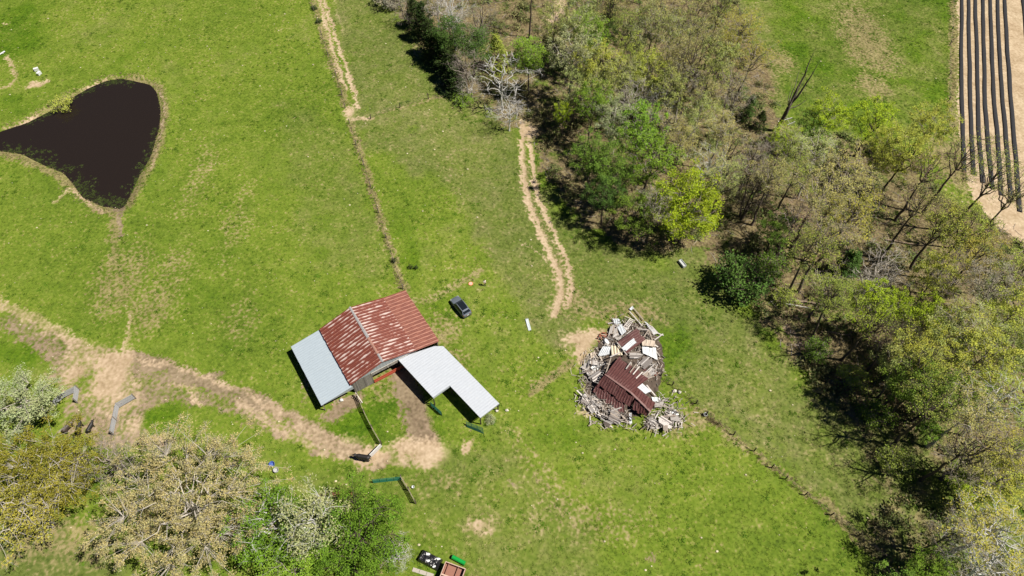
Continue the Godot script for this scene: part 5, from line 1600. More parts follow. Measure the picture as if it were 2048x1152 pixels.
func make_yard_things() -> void:
	var white := plain("dull_white", lin(0.66, 0.68, 0.68), 0.5)
	# metal panel on the grass
	var p0 := G(1056.5, 649.5)
	var panel := thing("metal_panel", "narrow pale metal panel lying alone on the grass", "metal sheet", p0)
	var q := [G(1050.5, 638.5, 0.12) - p0, G(1056.5, 637, 0.12) - p0, G(1062.5, 660, 0.05) - p0, G(1057, 661.5, 0.05) - p0]
	part("sheet", sheet_mesh(q[0], q[1], q[2], q[3], 3, 0.025, Rect2(0, 0, 1, 1), 5, 0.03), plain("pale_panel", lin(0.52, 0.58, 0.60), 0.45), panel)
	var lip := Build.new()
	lip.bar(q[0] + Vector3(0, 0.03, 0), q[1] + Vector3(0, 0.03, 0), 0.12, 0.08)
	part("turned_edge", lip.mesh(), plain("grey_trim", lin(0.22, 0.23, 0.24), 0.6), panel)
	# pale trough at the wood edge
	var a := G(1360, 524)
	var e := G(1368, 534)
	var trough := thing("trough", "pale grey trough on the grass near the wood edge", "trough", (a + e) * 0.5)
	var d := (e - a).normalized()
	var s := d.cross(Vector3.UP)
	var L := (e - a).length() * 0.5 + 0.15
	for w in [[-0.3, 0.0], [0.3, 0.0]]:
		var b := Build.new()
		b.bar(-d * L + s * w[0] + Vector3(0, 0.3, 0), d * L + s * w[0] + Vector3(0, 0.3, 0), 0.06, 0.5)
		part("side", b.mesh(), plain("trough_grey", lin(0.44, 0.46, 0.47), 0.6), trough)
	for t in [-1.0, 1.0]:
		var b := Build.new()
		b.bar(d * t * L - s * 0.33 + Vector3(0, 0.3, 0), d * t * L + s * 0.33 + Vector3(0, 0.3, 0), 0.06, 0.5)
		part("end", b.mesh(), plain("trough_grey", lin(0.44, 0.46, 0.47), 0.6), trough)
	var floor_b := Build.new()
	floor_b.bar(-d * L + Vector3(0, 0.36, 0), d * L + Vector3(0, 0.36, 0), 0.6, 0.04)
	part("bottom", floor_b.mesh(), plain("trough_grey", lin(0.44, 0.46, 0.47), 0.6), trough)
	# white boxes beyond the pond
	for k in [[74, 141, 0.5, "white box beyond the pond, upper of the two"], [79.5, 149, 1.3, "white box beyond the pond, lower of the two"]]:
		var o := thing("hive_box", k[3], "box", G(k[0], k[1]), k[2])
		var b := Build.new()
		b.box(Vector3(0, 0.3, 0), Vector3(0.95, 0.6, 0.55))
		part("body", b.mesh(), white, o)
		var lid := Build.new()
		lid.box(Vector3(0, 0.63, 0), Vector3(1.02, 0.06, 0.62))
		part("lid", lid.mesh(), white, o)
	var board := thing("white_board", "white board leaning in the grass at the left edge", "board", G(3, 108))
	var bb := Build.new()
	bb.bar(Vector3(-0.7, 0.08, 0.9), Vector3(0.6, 0.25, -0.8), 0.45, 0.05)
	part("plank", bb.mesh(), white, board)
	var bl := Build.new()
	bl.bar(Vector3(-0.1, 0.1, -0.3), Vector3(0.5, 0.1, 0.0), 0.1, 0.1)
	part("batten", bl.mesh(), white, board)
	bucket("orange bucket at the ruin's right side by the fence", G(1310, 750), 0.34, 0.5, plain("orange_plastic", lin(0.62, 0.12, 0.04), 0.45))
	bucket("white bucket standing against the wire fence", G(1410, 831), 0.3, 0.5, white)
	bucket("white jar shaped bucket on the grass by short board fence", G(826.5, 975), 0.2, 0.35, white)
	var pale := plain("pale_stone", lin(0.55, 0.52, 0.45), 0.9)
	stone("pale boulder by the fence, left of a pair", "boulder", "stone", G(1349, 783), Vector3(0.35, 0.3, 0.3), pale, 3)
	stone("pale boulder by the fence, right of a pair", "boulder", "stone", G(1359, 785), Vector3(0.3, 0.26, 0.28), pale, 4)
	stone("whitish boulder on the grass by the shed's far post", "boulder", "stone", G(993.5, 822), Vector3(0.26, 0.2, 0.24), pale, 5)
	stone("whitish boulder on the grass just left of the shed's tip", "boulder", "stone", G(1014, 821), Vector3(0.28, 0.2, 0.24), pale, 6)
	# launch pad of the drone: a flat disc with a bright rim
	var pad := thing("landing_pad", "small round pale pink pad with orange rim on grass", "landing pad", G(941.5, 567.5))
	var disc := Build.new()
	ring(disc, 0.07, 0.34, 0.07, 0.0, 20)
	ring(disc, 0.0, 0.34, 0.07, 0.34, 20)
	part("disc", disc.mesh(), plain("pad_pink", lin(0.72, 0.42, 0.34), 0.6), pad)
	var edge := Build.new()
	ring(edge, 0.06, 0.42, 0.075, 0.34, 20)
	ring(edge, 0.0, 0.42, 0.06, 0.42, 20)
	part("rim", edge.mesh(), plain("pad_orange", lin(0.68, 0.16, 0.05), 0.6), pad)
	# rusty feed rail and wooden trough by the trees
	var rail := thing("rusty_trough", "long rusty trough lying above the dense green tree", "trough", G(680, 989))
	for w in [-0.2, 0.2]:
		var b := Build.new()
		b.bar(Vector3(-1.8, 0.2, w), Vector3(1.8, 0.25, w), 0.05, 0.3)
		part("side", b.mesh(), plain("rusty_iron", lin(0.22, 0.085, 0.045), 0.8), rail)
	var rb := Build.new()
	rb.bar(Vector3(-1.8, 0.1, 0), Vector3(1.8, 0.15, 0), 0.4, 0.04)
	part("bottom", rb.mesh(), plain("rusty_iron", lin(0.22, 0.085, 0.045), 0.8), rail)
	for x in [-1.5, 1.5]:
		var b := Build.new()
		b.bar(Vector3(x, 0.05, -0.35), Vector3(x, 0.05, 0.35), 0.1, 0.1)
		part("foot", b.mesh(), plain("rusty_iron", lin(0.22, 0.085, 0.045), 0.8), rail)
	var bench := thing("wooden_trough", "brown wooden trough between great oak and green elm", "trough", G(474, 1033))
	for k in 4:
		var b := Build.new()
		b.bar(Vector3(-0.9, 0.55 + 0.02 * (k % 2), -0.3 + k * 0.2), Vector3(0.9, 0.5 + 0.02 * (k % 2), -0.3 + k * 0.2), 0.19, 0.05)
		part("plank", b.mesh(), plain("brown_plank", lin(0.22, 0.12, 0.08), 0.85), bench)
	for x in [-0.8, 0.8]:
		var b := Build.new()
		b.box(Vector3(x, 0.25, 0), Vector3(0.1, 0.55, 0.7))
		part("leg", b.mesh(), plain("brown_plank", lin(0.22, 0.12, 0.08), 0.85), bench)
	bucket("blue plastic tub on the grass right of great oak", G(545, 930), 0.42, 0.5, plain("blue_plastic", lin(0.08, 0.14, 0.42), 0.45), "tub")
	bucket("grey metal tub beside the blue plastic tub", G(553, 942), 0.4, 0.45, plain("galvanised", lin(0.5, 0.5, 0.5), 0.4, 0.3), "tub")
	# open wagon
	var wg := G(905, 1156)
	var wagon := thing("farm_wagon", "rust red open farm wagon cut by the bottom edge", "wagon", Vector3(wg.x, 0, wg.z), deg_to_rad(-19.0))
	var rusty := plain("wagon_rust", lin(0.26, 0.12, 0.085), 0.75)
	var pinkish := plain("wagon_rim", lin(0.50, 0.36, 0.29), 0.7)
	var wb := Build.new()
	wb.box(Vector3(0, 0.75, 0), Vector3(2.9, 0.06, 2.8))
	part("floor", wb.mesh(), rusty, wagon)
	for k in [[Vector3(0, 1.1, -1.4), Vector3(2.96, 0.72, 0.06)], [Vector3(0, 1.1, 1.4), Vector3(2.96, 0.72, 0.06)], [Vector3(-1.45, 1.1, 0), Vector3(0.06, 0.72, 2.74)], [Vector3(1.45, 1.1, 0), Vector3(0.06, 0.72, 2.74)]]:
		var b := Build.new()
		b.box(k[0], k[1])
		part("side_wall", b.mesh(), rusty, wagon)
		var r := Build.new()
		r.box(k[0] + Vector3(0, 0.385, 0), Vector3(k[1].x + 0.04, 0.05, k[1].z + 0.05))
		part("rim", r.mesh(), pinkish, wagon)
	for k in [[Vector3(0, 1.2, 0.25), Vector3(2.85, 0.1, 0.2)], [Vector3(-0.95, 1.12, 0), Vector3(0.1, 0.08, 2.7)], [Vector3(0.45, 1.12, 0), Vector3(0.1, 0.08, 2.7)]]:
		var b := Build.new()
		b.box(k[0], k[1])
		part("cross_bar", b.mesh(), pinkish if k[1].x > 1.0 else rusty, wagon)
	for x in [-1.0, 1.0]:
		for z in [-1.2, 1.2]:
			var b := Build.new()
			b.tube(Vector3(x, 0.36, z - 0.12), Vector3(x, 0.36, z + 0.12), 0.36, 0.36, 16, true)
			var wheel := part("wheel", b.mesh(), plain("tyre", lin(0.02, 0.02, 0.02), 0.85), wagon)
			var h := Build.new()
			h.tube(Vector3(x, 0.36, z - 0.14), Vector3(x, 0.36, z + 0.14), 0.17, 0.17, 12, true)
			part("rim", h.mesh(), rusty, wheel)
	for s2 in [Vector3(-0.1, 1.32, 0.75), Vector3(0.25, 1.32, 0.85)]:
		var o := thing("feed_sack", "white feed sack in the wagon, %s of two" % ("left" if s2.x < 0 else "right"), "sack", wagon.position + Basis(Vector3.UP, wagon.rotation.y) * (s2 - Vector3(0, 0.54, 0)), 0.4)
		var b := Build.new()
		for j in 5:
			for i in 8:
				var c := []
				for w in [[0, 0], [1, 0], [1, 1], [0, 1]]:
					var el: float = -PI / 2 + PI * (j + w[1]) / 5.0
					var az: float = TAU * (i + w[0]) / 8.0
					c.append(Vector3(0.24 * cos(el) * cos(az), 0.14 * sin(el) + 0.14, 0.3 * cos(el) * sin(az)))
				b.quad(c[0], c[3], c[2], c[1])
		part("sack", b.mesh(), white, o)
		var tie := Build.new()
		tie.tube(Vector3(0, 0.14, 0.28), Vector3(0, 0.16, 0.38), 0.04, 0.09, 7)
		part("neck", tie.mesh(), white, o)
	# low trailer under a black tarpaulin
	var ta := G(845, 1110)
	var tc := G(876, 1132)
	var trailer := thing("covered_trailer", "low trailer under wrinkled black tarpaulin near bottom edge", "trailer", (ta + tc) * 0.5, -deg_to_rad(26.0))
	var tarp := Build.new()
	var tn := noise(91, 0.5, 3)
	var ht := func(x: float, z: float) -> float: return (0.75 + 0.22 * tn.get_noise_2d(x * 2.2, z * 2.2)) * clampf(minf(1.62 - absf(x), 0.86 - absf(z)) / 0.16, 0.12, 1.0)
	for j in 18:
		for i in 34:
			var c := []
			for w in [[0, 0], [1, 0], [1, 1], [0, 1]]:
				var x: float = lerpf(-1.6, 1.6, (i + w[0]) / 34.0)
				var z: float = lerpf(-0.85, 0.85, (j + w[1]) / 18.0)
				c.append(Vector3(x, ht.call(x, z), z))
			tarp.quad(c[0], c[1], c[2], c[3])
	part("tarpaulin", tarp.mesh(), plain("black_tarp", lin(0.018, 0.018, 0.02), 0.28), trailer)
	var bed := Build.new()
	bed.box(Vector3(0, 0.3, 0), Vector3(3.0, 0.12, 1.5))
	part("bed", bed.mesh(), rusty, trailer)
	for x in [-0.9, 0.9]:
		for z in [-0.72, 0.72]:
			var b := Build.new()
			b.tube(Vector3(x, 0.2, z - 0.08), Vector3(x, 0.2, z + 0.08), 0.2, 0.2, 12, true)
			part("wheel", b.mesh(), plain("tyre", lin(0.02, 0.02, 0.02), 0.85), trailer)
	for k in [[-0.55, -0.45, 0.1, "white rag on the tarpaulin's far end"], [1.0, -0.5, 0.2, "white rag at the tarpaulin's right corner"], [-0.1, 0.3, 0.18, "grey cloth crumpled on the tarpaulin's middle"], [1.05, 0.55, 0.1, "white rag at the tarpaulin's near corner"]]:
		var at := trailer.position + Basis(Vector3.UP, trailer.rotation.y) * Vector3(k[0], ht.call(k[0], k[1]) - 0.02, k[1])
		stone(k[3], "rag", "rag", at, Vector3(0.22 + k[2], 0.07, 0.16), white, int(k[0] * 10) + 40)
	# green drum
	var ga := G(905.5, 1115)
	var ge := G(930, 1128)
	var drum := thing("green_drum", "bright green metal drum lying beside the rusty wagon", "drum", (ga + ge) * 0.5)
	var gd := (ge - ga).normalized()
	var gl := (ge - ga).length() * 0.5
	var gb := Build.new()
	gb.tube(-gd * gl + Vector3(0, 0.3, 0), gd * gl + Vector3(0, 0.3, 0), 0.3, 0.3, 20, true)
	part("shell", gb.mesh(), plain("bright_green_paint", lin(0.01, 0.30, 0.05), 0.3), drum)
	for k in 3:
		var b := Build.new()
		var c := -gd * gl + gd * gl * k + Vector3(0, 0.3, 0)
		b.tube(c - gd * 0.02, c + gd * 0.02, 0.315, 0.315, 20, true)
		part("hoop", b.mesh(), plain("bright_green_paint", lin(0.01, 0.30, 0.05), 0.3), drum)
	var gc := Build.new()
	gc.tube(-gd * (gl + 0.1) + Vector3(0, 0.3, 0), -gd * (gl + 0.02) + Vector3(0, 0.3, 0), 0.3, 0.3, 20, true)
	part("end_plate", gc.mesh(), plain("tyre", lin(0.02, 0.02, 0.02), 0.85), drum)
	# slabs of a walk
	for k in 3:
		var c := G(832 + k * 14, 1141 + k * 4.5)
		var slab := Build.new()
		slab.hexa([Vector3(-0.5, -0.05, -0.28), Vector3(0.5, -0.05, -0.28), Vector3(0.5, -0.05, 0.28), Vector3(-0.5, -0.05, 0.28), Vector3(-0.49, 0.09, -0.27), Vector3(0.49, 0.09, -0.27), Vector3(0.49, 0.09, 0.27), Vector3(-0.49, 0.09, 0.27)])
		var o := part(numbered("paving_slab"), slab.mesh(), plain("concrete", lin(0.40, 0.36, 0.31), 0.9), self, c)
		o.rotation.y = deg_to_rad(-17.0)
		tag(o, ["concrete slab farthest left of the walk by the wagon", "middle concrete slab of the walk by the wagon", "concrete slab of the walk nearest the wagon"][k], "slab", "slabs of the walk")
	# board leaning on the barn corner
	var lean := thing("leaning_plank", "pale plank leaning at the barn corner above board fence", "plank", G(722, 800))
	var lb := Build.new()
	lb.bar(Vector3(-0.7, 1.5, -0.6), Vector3(0.3, 0.02, 0.5), 0.14, 0.05)
	part("plank", lb.mesh(), plain("pale_board", lin(0.5, 0.47, 0.42), 0.8), lean)
	var lc := Build.new()
	lc.bar(Vector3(-0.9, 1.2, -0.3), Vector3(0.1, 0.02, 0.6), 0.1, 0.05)
	part("plank", lc.mesh(), plain("weathered_post", lin(0.20, 0.17, 0.14), 0.85), lean)
	# things under the side roof's mouth
	stone("white lump of rock salt on soil by the side roof", "salt_block", "stone", G(683, 801), Vector3(0.3, 0.28, 0.25), white, 8)
	stone("small orange tinted rock on soil by the side roof", "small_rock", "stone", G(665, 809), Vector3(0.16, 0.14, 0.14), plain("clay_rock", lin(0.5, 0.3, 0.2), 0.9), 9)
	var green_bush := plant("bush1", "mist", "grey", 981, 838, 0.9, 0.9, "small grey green bush right of the tilted gate", "shrub")
	green_bush.position.y = 0.0
	# scattered bushes of weeds along the old fence
	for k in [[628, 14, 0.9, "small dark bush at the track fence, topmost"], [637, 41, 0.8, "small bush at the track fence, second from top"], [788, 520, 0.5, "dark weed bush on the barn fence line"], [821, 533, 0.45, "dark weed clump right of the barn fence, left one"], [832, 534, 0.4, "dark weed clump right of the barn fence, right one"]]:
		plant("bush2", "dark", "dark", k[0], k[1], k[2], 1.0, k[3], "shrub")

# ---------------------------------------------------------------- the car
func make_car() -> void:
	var front := G(907.6, 598.8)
	var rear := G(936.8, 635.2)
	var dir := (front - rear).normalized()
	var at := (front + rear) * 0.5
	var car := thing("parked_car", "grey hatchback with black glass roof parked on the grass", "car", Vector3(at.x, 0, at.z), atan2(-dir.z, dir.x))
	var paint := plain("car_paint", lin(0.17, 0.20, 0.235), 0.3, 0.35)
	paint.clearcoat_enabled = true
	paint.clearcoat = 0.8
	paint.clearcoat_roughness = 0.05
	var glass := plain("car_glass", lin(0.012, 0.016, 0.02), 0.06)
	var black := plain("car_black", lin(0.02, 0.02, 0.022), 0.6)
	# lower body: cross sections along the length: x, half width, sill height, shoulder height
	var st := [[-2.33, 0.62, 0.50, 0.92], [-2.22, 0.84, 0.34, 1.02], [-1.9, 0.92, 0.26, 1.06], [-1.2, 0.94, 0.24, 1.03], [0.0, 0.94, 0.24, 1.0], [0.75, 0.94, 0.24, 0.99], [1.2, 0.93, 0.24, 0.97], [1.75, 0.91, 0.26, 0.90], [2.1, 0.84, 0.32, 0.80], [2.28, 0.70, 0.38, 0.70], [2.36, 0.50, 0.45, 0.60]]
	var section := func(s: Array) -> Array:
		var out := []
		for q in [[0.0, 0.0], [0.86, 0.0], [0.98, 0.12], [1.0, 0.4], [0.99, 0.7], [0.94, 0.88], [0.82, 0.97], [0.5, 1.0], [0.0, 1.02]]:
			out.append(Vector3(s[0], lerpf(s[2], s[3], q[1]), s[1] * q[0]))
		return out
	var body := Build.new()
	for k in st.size() - 1:
		var a: Array = section.call(st[k])
		var e: Array = section.call(st[k + 1])
		for q in a.size() - 1:
			body.quad(a[q], a[q + 1], e[q + 1], e[q])
			var m := Vector3(1, 1, -1)
			body.quad(a[q] * m, e[q] * m, e[q + 1] * m, a[q + 1] * m)
	for side in [0, st.size() - 1]:
		var a: Array = section.call(st[side])
		for q in a.size() - 1:
			var c := Vector3(a[0].x, (st[side][2] + st[side][3]) * 0.5, 0)
			body.tri(c, a[q], a[q + 1])
			body.tri(c, a[q + 1] * Vector3(1, 1, -1), a[q] * Vector3(1, 1, -1))
	part("body", body.mesh(), paint, car)
	# cabin: pillars and roof frame, then glass set a little proud
	var base := [Vector3(-2.05, 1.02, 0.80), Vector3(0.98, 0.96, 0.86)]
	var roof := [Vector3(-1.55, 1.52, 0.60), Vector3(-1.1, 1.60, 0.63), Vector3(-0.2, 1.63, 0.64), Vector3(0.28, 1.58, 0.62)]
	var mir := Vector3(1, 1, -1)
	var cab := Build.new()
	var line: Array = [base[0]] + roof + [base[1]]
	for k in line.size() - 1:
		cab.quad(line[k], line[k + 1], line[k + 1] * mir, line[k] * mir)
	for m in [Vector3.ONE, mir]:
		for k in line.size() - 1:
			var a: Vector3 = line[k] * m
			var e: Vector3 = line[k + 1] * m
			var mid: Vector3 = Vector3(-0.4, 0.97, 0.9) * m
			cab.tri(a, e, mid)
	part("cabin", cab.mesh(), glass, car)
	for m in [Vector3.ONE, mir]:
		var rail := Build.new()
		for k in line.size() - 1:
			var a: Vector3 = line[k] * m + Vector3(0, 0.012, 0)
			var e: Vector3 = line[k + 1] * m + Vector3(0, 0.012, 0)
			rail.bar(a, e, 0.11, 0.05)
		part("roof_rail", rail.mesh(), paint, car)
	var pane := func(called: String, p: Array, off: Vector3, mat: Material) -> void:
		var b := Build.new()
		var low := []
		for x in p: low.append(x - off)
		var hi := []
		for x in p: hi.append(x + off)
		b.hexa(low + hi)
		part(called, b.mesh(), mat, car)
	pane.call("windscreen", [Vector3(0.95, 0.985, 0.76), Vector3(0.95, 0.985, -0.76), Vector3(0.29, 1.575, -0.57), Vector3(0.29, 1.575, 0.57)], Vector3(0.012, 0.014, 0), glass)
	pane.call("rear_window", [Vector3(-2.0, 1.07, 0.66), Vector3(-2.0, 1.07, -0.66), Vector3(-1.6, 1.48, -0.52), Vector3(-1.6, 1.48, 0.52)], Vector3(-0.014, 0.012, 0), glass)
	pane.call("glass_roof", [Vector3(-1.5, 1.545, 0.53), Vector3(-1.5, 1.545, -0.53), Vector3(0.25, 1.60, -0.54), Vector3(0.25, 1.60, 0.54)], Vector3(0, 0.04, 0), glass)
	for m in [Vector3.ONE, mir]:
		pane.call("side_window", [Vector3(-0.5, 1.03, 0.885) * m, Vector3(0.78, 1.02, 0.875) * m, Vector3(0.22, 1.53, 0.66) * m, Vector3(-0.5, 1.57, 0.665) * m], Vector3(0, 0, 0.018) * m, glass)
		pane.call("side_window", [Vector3(-1.75, 1.06, 0.85) * m, Vector3(-0.58, 1.03, 0.885) * m, Vector3(-0.58, 1.57, 0.665) * m, Vector3(-1.45, 1.48, 0.65) * m], Vector3(0, 0, 0.018) * m, glass)
		var mirror := Build.new()
		mirror.hexa([Vector3(0.62, 0.98, 0.95) * m, Vector3(0.78, 0.98, 0.95) * m, Vector3(0.74, 0.98, 1.12) * m, Vector3(0.64, 0.98, 1.12) * m, Vector3(0.63, 1.12, 0.95) * m, Vector3(0.76, 1.11, 0.95) * m, Vector3(0.73, 1.1, 1.11) * m, Vector3(0.65, 1.11, 1.11) * m])
		part("mirror", mirror.mesh(), black, car)
		var head := Build.new()
		head.hexa([Vector3(2.0, 0.66, 0.62) * m, Vector3(2.27, 0.62, 0.5) * m, Vector3(2.24, 0.62, 0.74) * m, Vector3(1.98, 0.66, 0.88) * m, Vector3(1.98, 0.82, 0.62) * m, Vector3(2.24, 0.73, 0.5) * m, Vector3(2.2, 0.74, 0.74) * m, Vector3(1.96, 0.83, 0.87) * m])
		part("headlight", head.mesh(), plain("lamp_lens", lin(0.5, 0.52, 0.55), 0.1), car)
		var tail := Build.new()
		tail.hexa([Vector3(-2.36, 0.84, 0.3) * m, Vector3(-2.2, 0.84, 0.86) * m, Vector3(-2.1, 0.84, 0.86) * m, Vector3(-2.2, 0.84, 0.3) * m, Vector3(-2.34, 0.95, 0.3) * m, Vector3(-2.2, 0.97, 0.84) * m, Vector3(-2.1, 0.98, 0.84) * m, Vector3(-2.2, 0.96, 0.3) * m])
		part("tail_light", tail.mesh(), plain("tail_lens", lin(0.25, 0.01, 0.012), 0.15), car)
		for x in [-1.42, 1.42]:
			var w := Build.new()
			w.tube(Vector3(x, 0.35, 0.70) * m, Vector3(x, 0.35, 0.955) * m, 0.35, 0.35, 20, true)
			var wheel := part("wheel", w.mesh(), plain("tyre", lin(0.02, 0.02, 0.02), 0.85), car)
			var rim := Build.new()
			rim.tube(Vector3(x, 0.35, 0.9) * m, Vector3(x, 0.35, 0.965) * m, 0.23, 0.21, 14, true)
			part("rim", rim.mesh(), plain("alloy", lin(0.3, 0.31, 0.33), 0.35, 0.6), wheel)
	var spoiler := Build.new()
	spoiler.hexa([Vector3(-1.78, 1.5, -0.55), Vector3(-1.5, 1.54, -0.57), Vector3(-1.5, 1.54, 0.57), Vector3(-1.78, 1.5, 0.55), Vector3(-1.78, 1.53, -0.55), Vector3(-1.5, 1.6, -0.57), Vector3(-1.5, 1.6, 0.57), Vector3(-1.78, 1.53, 0.55)])
	part("spoiler", spoiler.mesh(), paint, car)
	var plate := Build.new()
	plate.box(Vector3(-2.345, 0.78, 0), Vector3(0.03, 0.14, 0.4))
	part("number_plate", plate.mesh(), plain("plate_white", lin(0.6, 0.6, 0.58), 0.5), car)
	var bumper := Build.new()
	bumper.hexa([Vector3(-2.36, 0.36, -0.7), Vector3(-2.05, 0.3, -0.88), Vector3(-2.05, 0.3, 0.88), Vector3(-2.36, 0.36, 0.7), Vector3(-2.38, 0.5, -0.7), Vector3(-2.05, 0.48, -0.93), Vector3(-2.05, 0.48, 0.93), Vector3(-2.38, 0.5, 0.7)])
	part("bumper", bumper.mesh(), black, car)

# ---------------------------------------------------------------- animals and the person
# one continuous skin round a skeleton: bones are [a, b, radius at a, radius at b]; surface nets over a smooth union
func skin(out: Build, bones: Array, cell: float, k: float, paint: Callable) -> void:
	var lo := Vector3.INF
	var hi := -Vector3.INF
	for b in bones:
		var r: float = maxf(b[2], b[3]) + cell * 2.0
		lo = lo.min(b[0] - Vector3.ONE * r).min(b[1] - Vector3.ONE * r)
		hi = hi.max(b[0] + Vector3.ONE * r).max(b[1] + Vector3.ONE * r)
	var n := Vector3i(((hi - lo) / cell).ceil()) + Vector3i.ONE
	var f := PackedFloat32Array()
	f.resize(n.x * n.y * n.z)
	f.fill(1.0)
	for b in bones:
		var a: Vector3 = b[0]
		var ab: Vector3 = b[1] - a
		var inv := 1.0 / maxf(ab.length_squared(), 1e-8)
		var reach: float = maxf(b[2], b[3]) + k + cell * 2.0
		var p0 := Vector3i(((b[0].min(b[1]) - lo) / cell - Vector3.ONE * reach / cell).floor()).clamp(Vector3i.ZERO, n - Vector3i.ONE)
		var p1 := Vector3i(((b[0].max(b[1]) - lo) / cell + Vector3.ONE * reach / cell).ceil()).clamp(Vector3i.ZERO, n - Vector3i.ONE)
		for z in range(p0.z, p1.z + 1):
			for y in range(p0.y, p1.y + 1):
				for x in range(p0.x, p1.x + 1):
					var p := lo + Vector3(x, y, z) * cell
					var t := clampf((p - a).dot(ab) * inv, 0.0, 1.0)
					var d := p.distance_to(a + ab * t) - lerpf(b[2], b[3], t)
					var i := (z * n.y + y) * n.x + x
					var g := f[i]
					var h := maxf(k - absf(d - g), 0.0) / k
					f[i] = minf(d, g) - h * h * k * 0.25
	var where := {}
	var dx := [1, n.x, n.x * n.y]
	for z in n.z - 1:
		for y in n.y - 1:
			for x in n.x - 1:
				var i := (z * n.y + y) * n.x + x
				var mask := 0
				var vals := []
				for c in 8:
					var v := f[i + (c & 1) + ((c >> 1) & 1) * n.x + ((c >> 2) & 1) * n.x * n.y]
					vals.append(v)
					if v < 0.0: mask |= 1 << c
				if mask == 0 or mask == 255: continue
				var sum := Vector3.ZERO
				var count := 0
				for c in 8:
					for ax in 3:
						var c2 := c | (1 << ax)
						if c2 == c: continue
						if (vals[c] < 0.0) != (vals[c2] < 0.0):
							var t: float = vals[c] / (vals[c] - vals[c2])
							sum += Vector3(c & 1, (c >> 1) & 1, (c >> 2) & 1).lerp(Vector3(c2 & 1, (c2 >> 1) & 1, (c2 >> 2) & 1), t)
							count += 1
				where[i] = lo + (Vector3(x, y, z) + sum / count) * cell
	var grad := func(p: Vector3) -> Vector3:
		var q := (p - lo) / cell
		var i := Vector3i(q.round()).clamp(Vector3i.ONE, n - Vector3i(2, 2, 2))
		var j := (i.z * n.y + i.y) * n.x + i.x
		return Vector3(f[j + 1] - f[j - 1], f[j + n.x] - f[j - n.x], f[j + n.x * n.y] - f[j - n.x * n.y]).normalized()
	for i in where:
		for ax in 3:
			var j: int = i + dx[ax]
			if j >= f.size() or (f[i] < 0.0) == (f[j] < 0.0): continue
			var u: int = dx[(ax + 1) % 3]
			var w: int = dx[(ax + 2) % 3]
			if not (where.has(i - u) and where.has(i - w) and where.has(i - u - w)): continue
			var q := [where[i], where[i - u], where[i - u - w], where[i - w]]
			if f[i] < 0.0: q = [q[0], q[3], q[2], q[1]]
			var at := out.v.size()
			out.col = paint.call((q[0] + q[2]) * 0.5)
			out.quad(q[0], q[1], q[2], q[3])
			for v in range(at, out.v.size()):
				var g: Vector3 = grad.call(out.v[v])
				if g.length() > 0.5: out.n[v] = g

